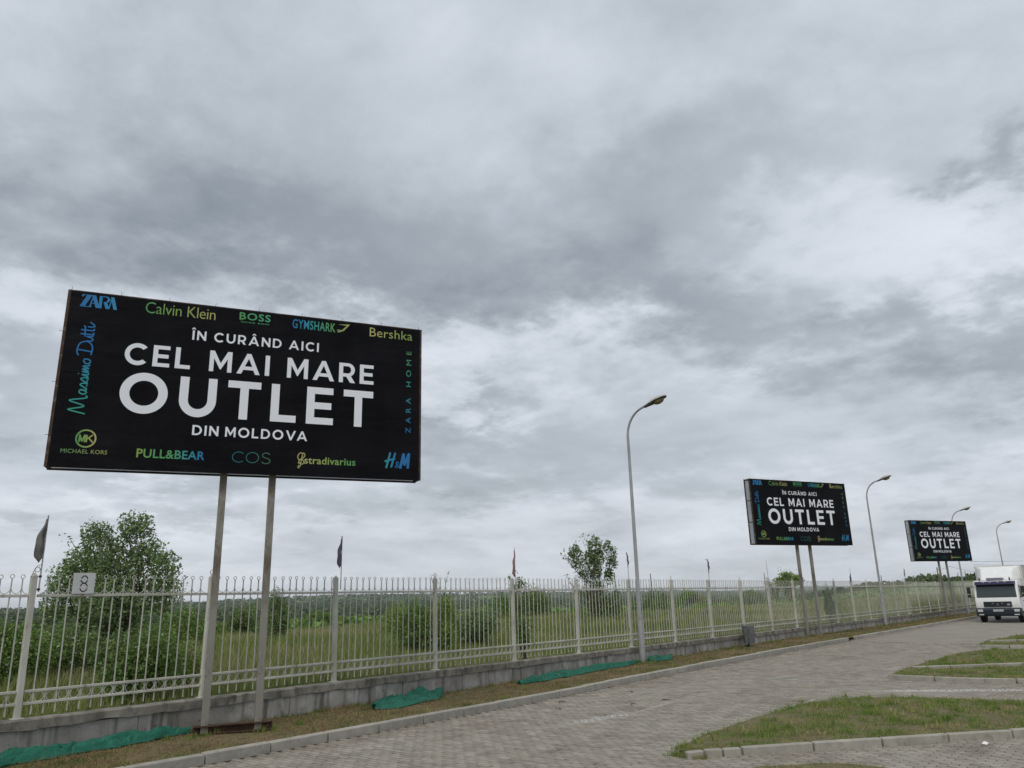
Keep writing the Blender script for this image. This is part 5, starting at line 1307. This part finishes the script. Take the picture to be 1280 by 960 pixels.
def mast(px, py_top, Y, label, r=.12, cross=True, name='utility_pole'):
    x, y, zt = at(px, py_top, Y); z0 = height(x, y) if Y > FY + .1 else .1
    o = empty(name, (x, y, z0), .3, label=label, cat='utility pole', group='utility poles beyond the fence')
    MB().tube([(0, 0, 0), (0, 0, zt - z0)], [r, r*.7], 8).build('pole', MT['wood_pole'], o)
    if cross:
        MB().box(-.8, .8, -.05, .05, zt - z0 - .5, zt - z0 - .38).build('crossarm', MT['wood_pole'], o)
        for q in (-.7, 0, .7): MB().lathe([(.05, 0), (.06, .1), (.03, .18)], (q, 0, zt - z0 - .38), 6).build('insulator', MT['galv'], o)
    return (x, y, zt)
T = []
T.append(mast(1171, 709, 34, 'wooden pole left of the farthest billboard poles'))
T.append(mast(1101, 719, 60, 'short dark pole right of the middle billboard'))
T.append(mast(1206, 714, 40, 'wooden pole right of the farthest billboard poles', cross=False))
T.append(mast(1197, 716, 48, 'leaning pole behind the farthest billboard poles', cross=False))
T.append(mast(768, 716, 90, 'thin mast just right of the open dark tree', .14, False))
T.append(mast(813, 717, 90, 'thin mast right of the nearest street lamp', .14, False))
T.append(mast(955, 716, 110, 'short mast left of the bare flagpole', .14, False))
def cable(a, b_, sag, label, r=.022):
    a, b_ = Vector(a), Vector(b_); pts = [a.lerp(b_, t/16) - Vector((0, 0, sag*4*(t/16)*(1-t/16))) for t in range(17)]
    o = MB().tube([p - a for p in pts], r, 5).build('overhead_cable', MT['wire'], loc=a); tag(o, label, 'cable', 'overhead cables right of the middle billboard')
cable(at(1128, 727, 60), at(1186, 708, 34), .3, 'overhead cable rising from the field to the farthest billboard')
cable(at(1186, 708, 34), at(1290, 727, 30), .25, 'overhead cable falling from the farthest billboard towards the truck')
cable(at(1212, 702, 24), at(1330, 699, 22), .15, 'nearly level overhead cable above the truck')
cable(at(1216, 706, 26), at(1330, 705, 23), .15, 'lower of the two level overhead cables above the truck')

# ------------------------------------------------------------------ twigs and litter on the road
for k, (x, y, a, L_) in enumerate([(13.6, 8.35, .3, .32), (14.4, 8.1, -.4, .22), (12.4, 9.2, .8, .18), (13.2, 9.75, .1, .25), (15.3, 9.4, .5, .28)]):
    pts = [(-L_/2, 0, .012), (-L_*.1, .03, .02), (L_/2, -.01, .012)]
    o = MB().tube(pts, [.006, .008, .004], 5).tube([(-L_*.1, .03, .02), (L_*.15, .09, .03)], [.005, .003], 4).build('twig', MT['twig'], loc=(x, y, .0), rot=(0, 0, a))
    tag(o, ['longest dry twig on the paving beside the worn paint', 'short dry twig at the far end of the worn paint line', 'smallest twig on the road left of the worn paint', 'twig lying near the kerb on the road', 'farthest dry twig lying on the road'][k], 'twig', 'dry twigs on the road')
p = MB().add([(-.05, -.03, .0), (.04, -.035, .015), (.05, .03, .02), (-.03, .035, .004), (0, 0, .035)], [(0, 1, 4), (1, 2, 4), (2, 3, 4), (3, 0, 4), (0, 3, 2, 1)]).build('paper_scrap', MT['paper'], loc=(12.35, 2.28, .01))
tag(p, 'crumpled scrap of white paper on the paving beside the nearest island kerb', 'litter')

# ------------------------------------------------------------------ the air: far hills pale a little
hb = MB().box(-7900, 7900, -7900, 7900, -40, 60)
hm = bpy.data.materials.new('haze'); hm.use_nodes = True; hn = hm.node_tree; hn.nodes.clear()
pv = hn.nodes.new('ShaderNodeVolumePrincipled'); pv.inputs['Color'].default_value = (.80, .87, .95, 1); pv.inputs['Density'].default_value = .000065; pv.inputs['Anisotropy'].default_value = 0
ho = hn.nodes.new('ShaderNodeOutputMaterial'); hn.links.new(pv.outputs[0], ho.inputs['Volume'])
tag(hb.build('haze', hm), kind='stuff')
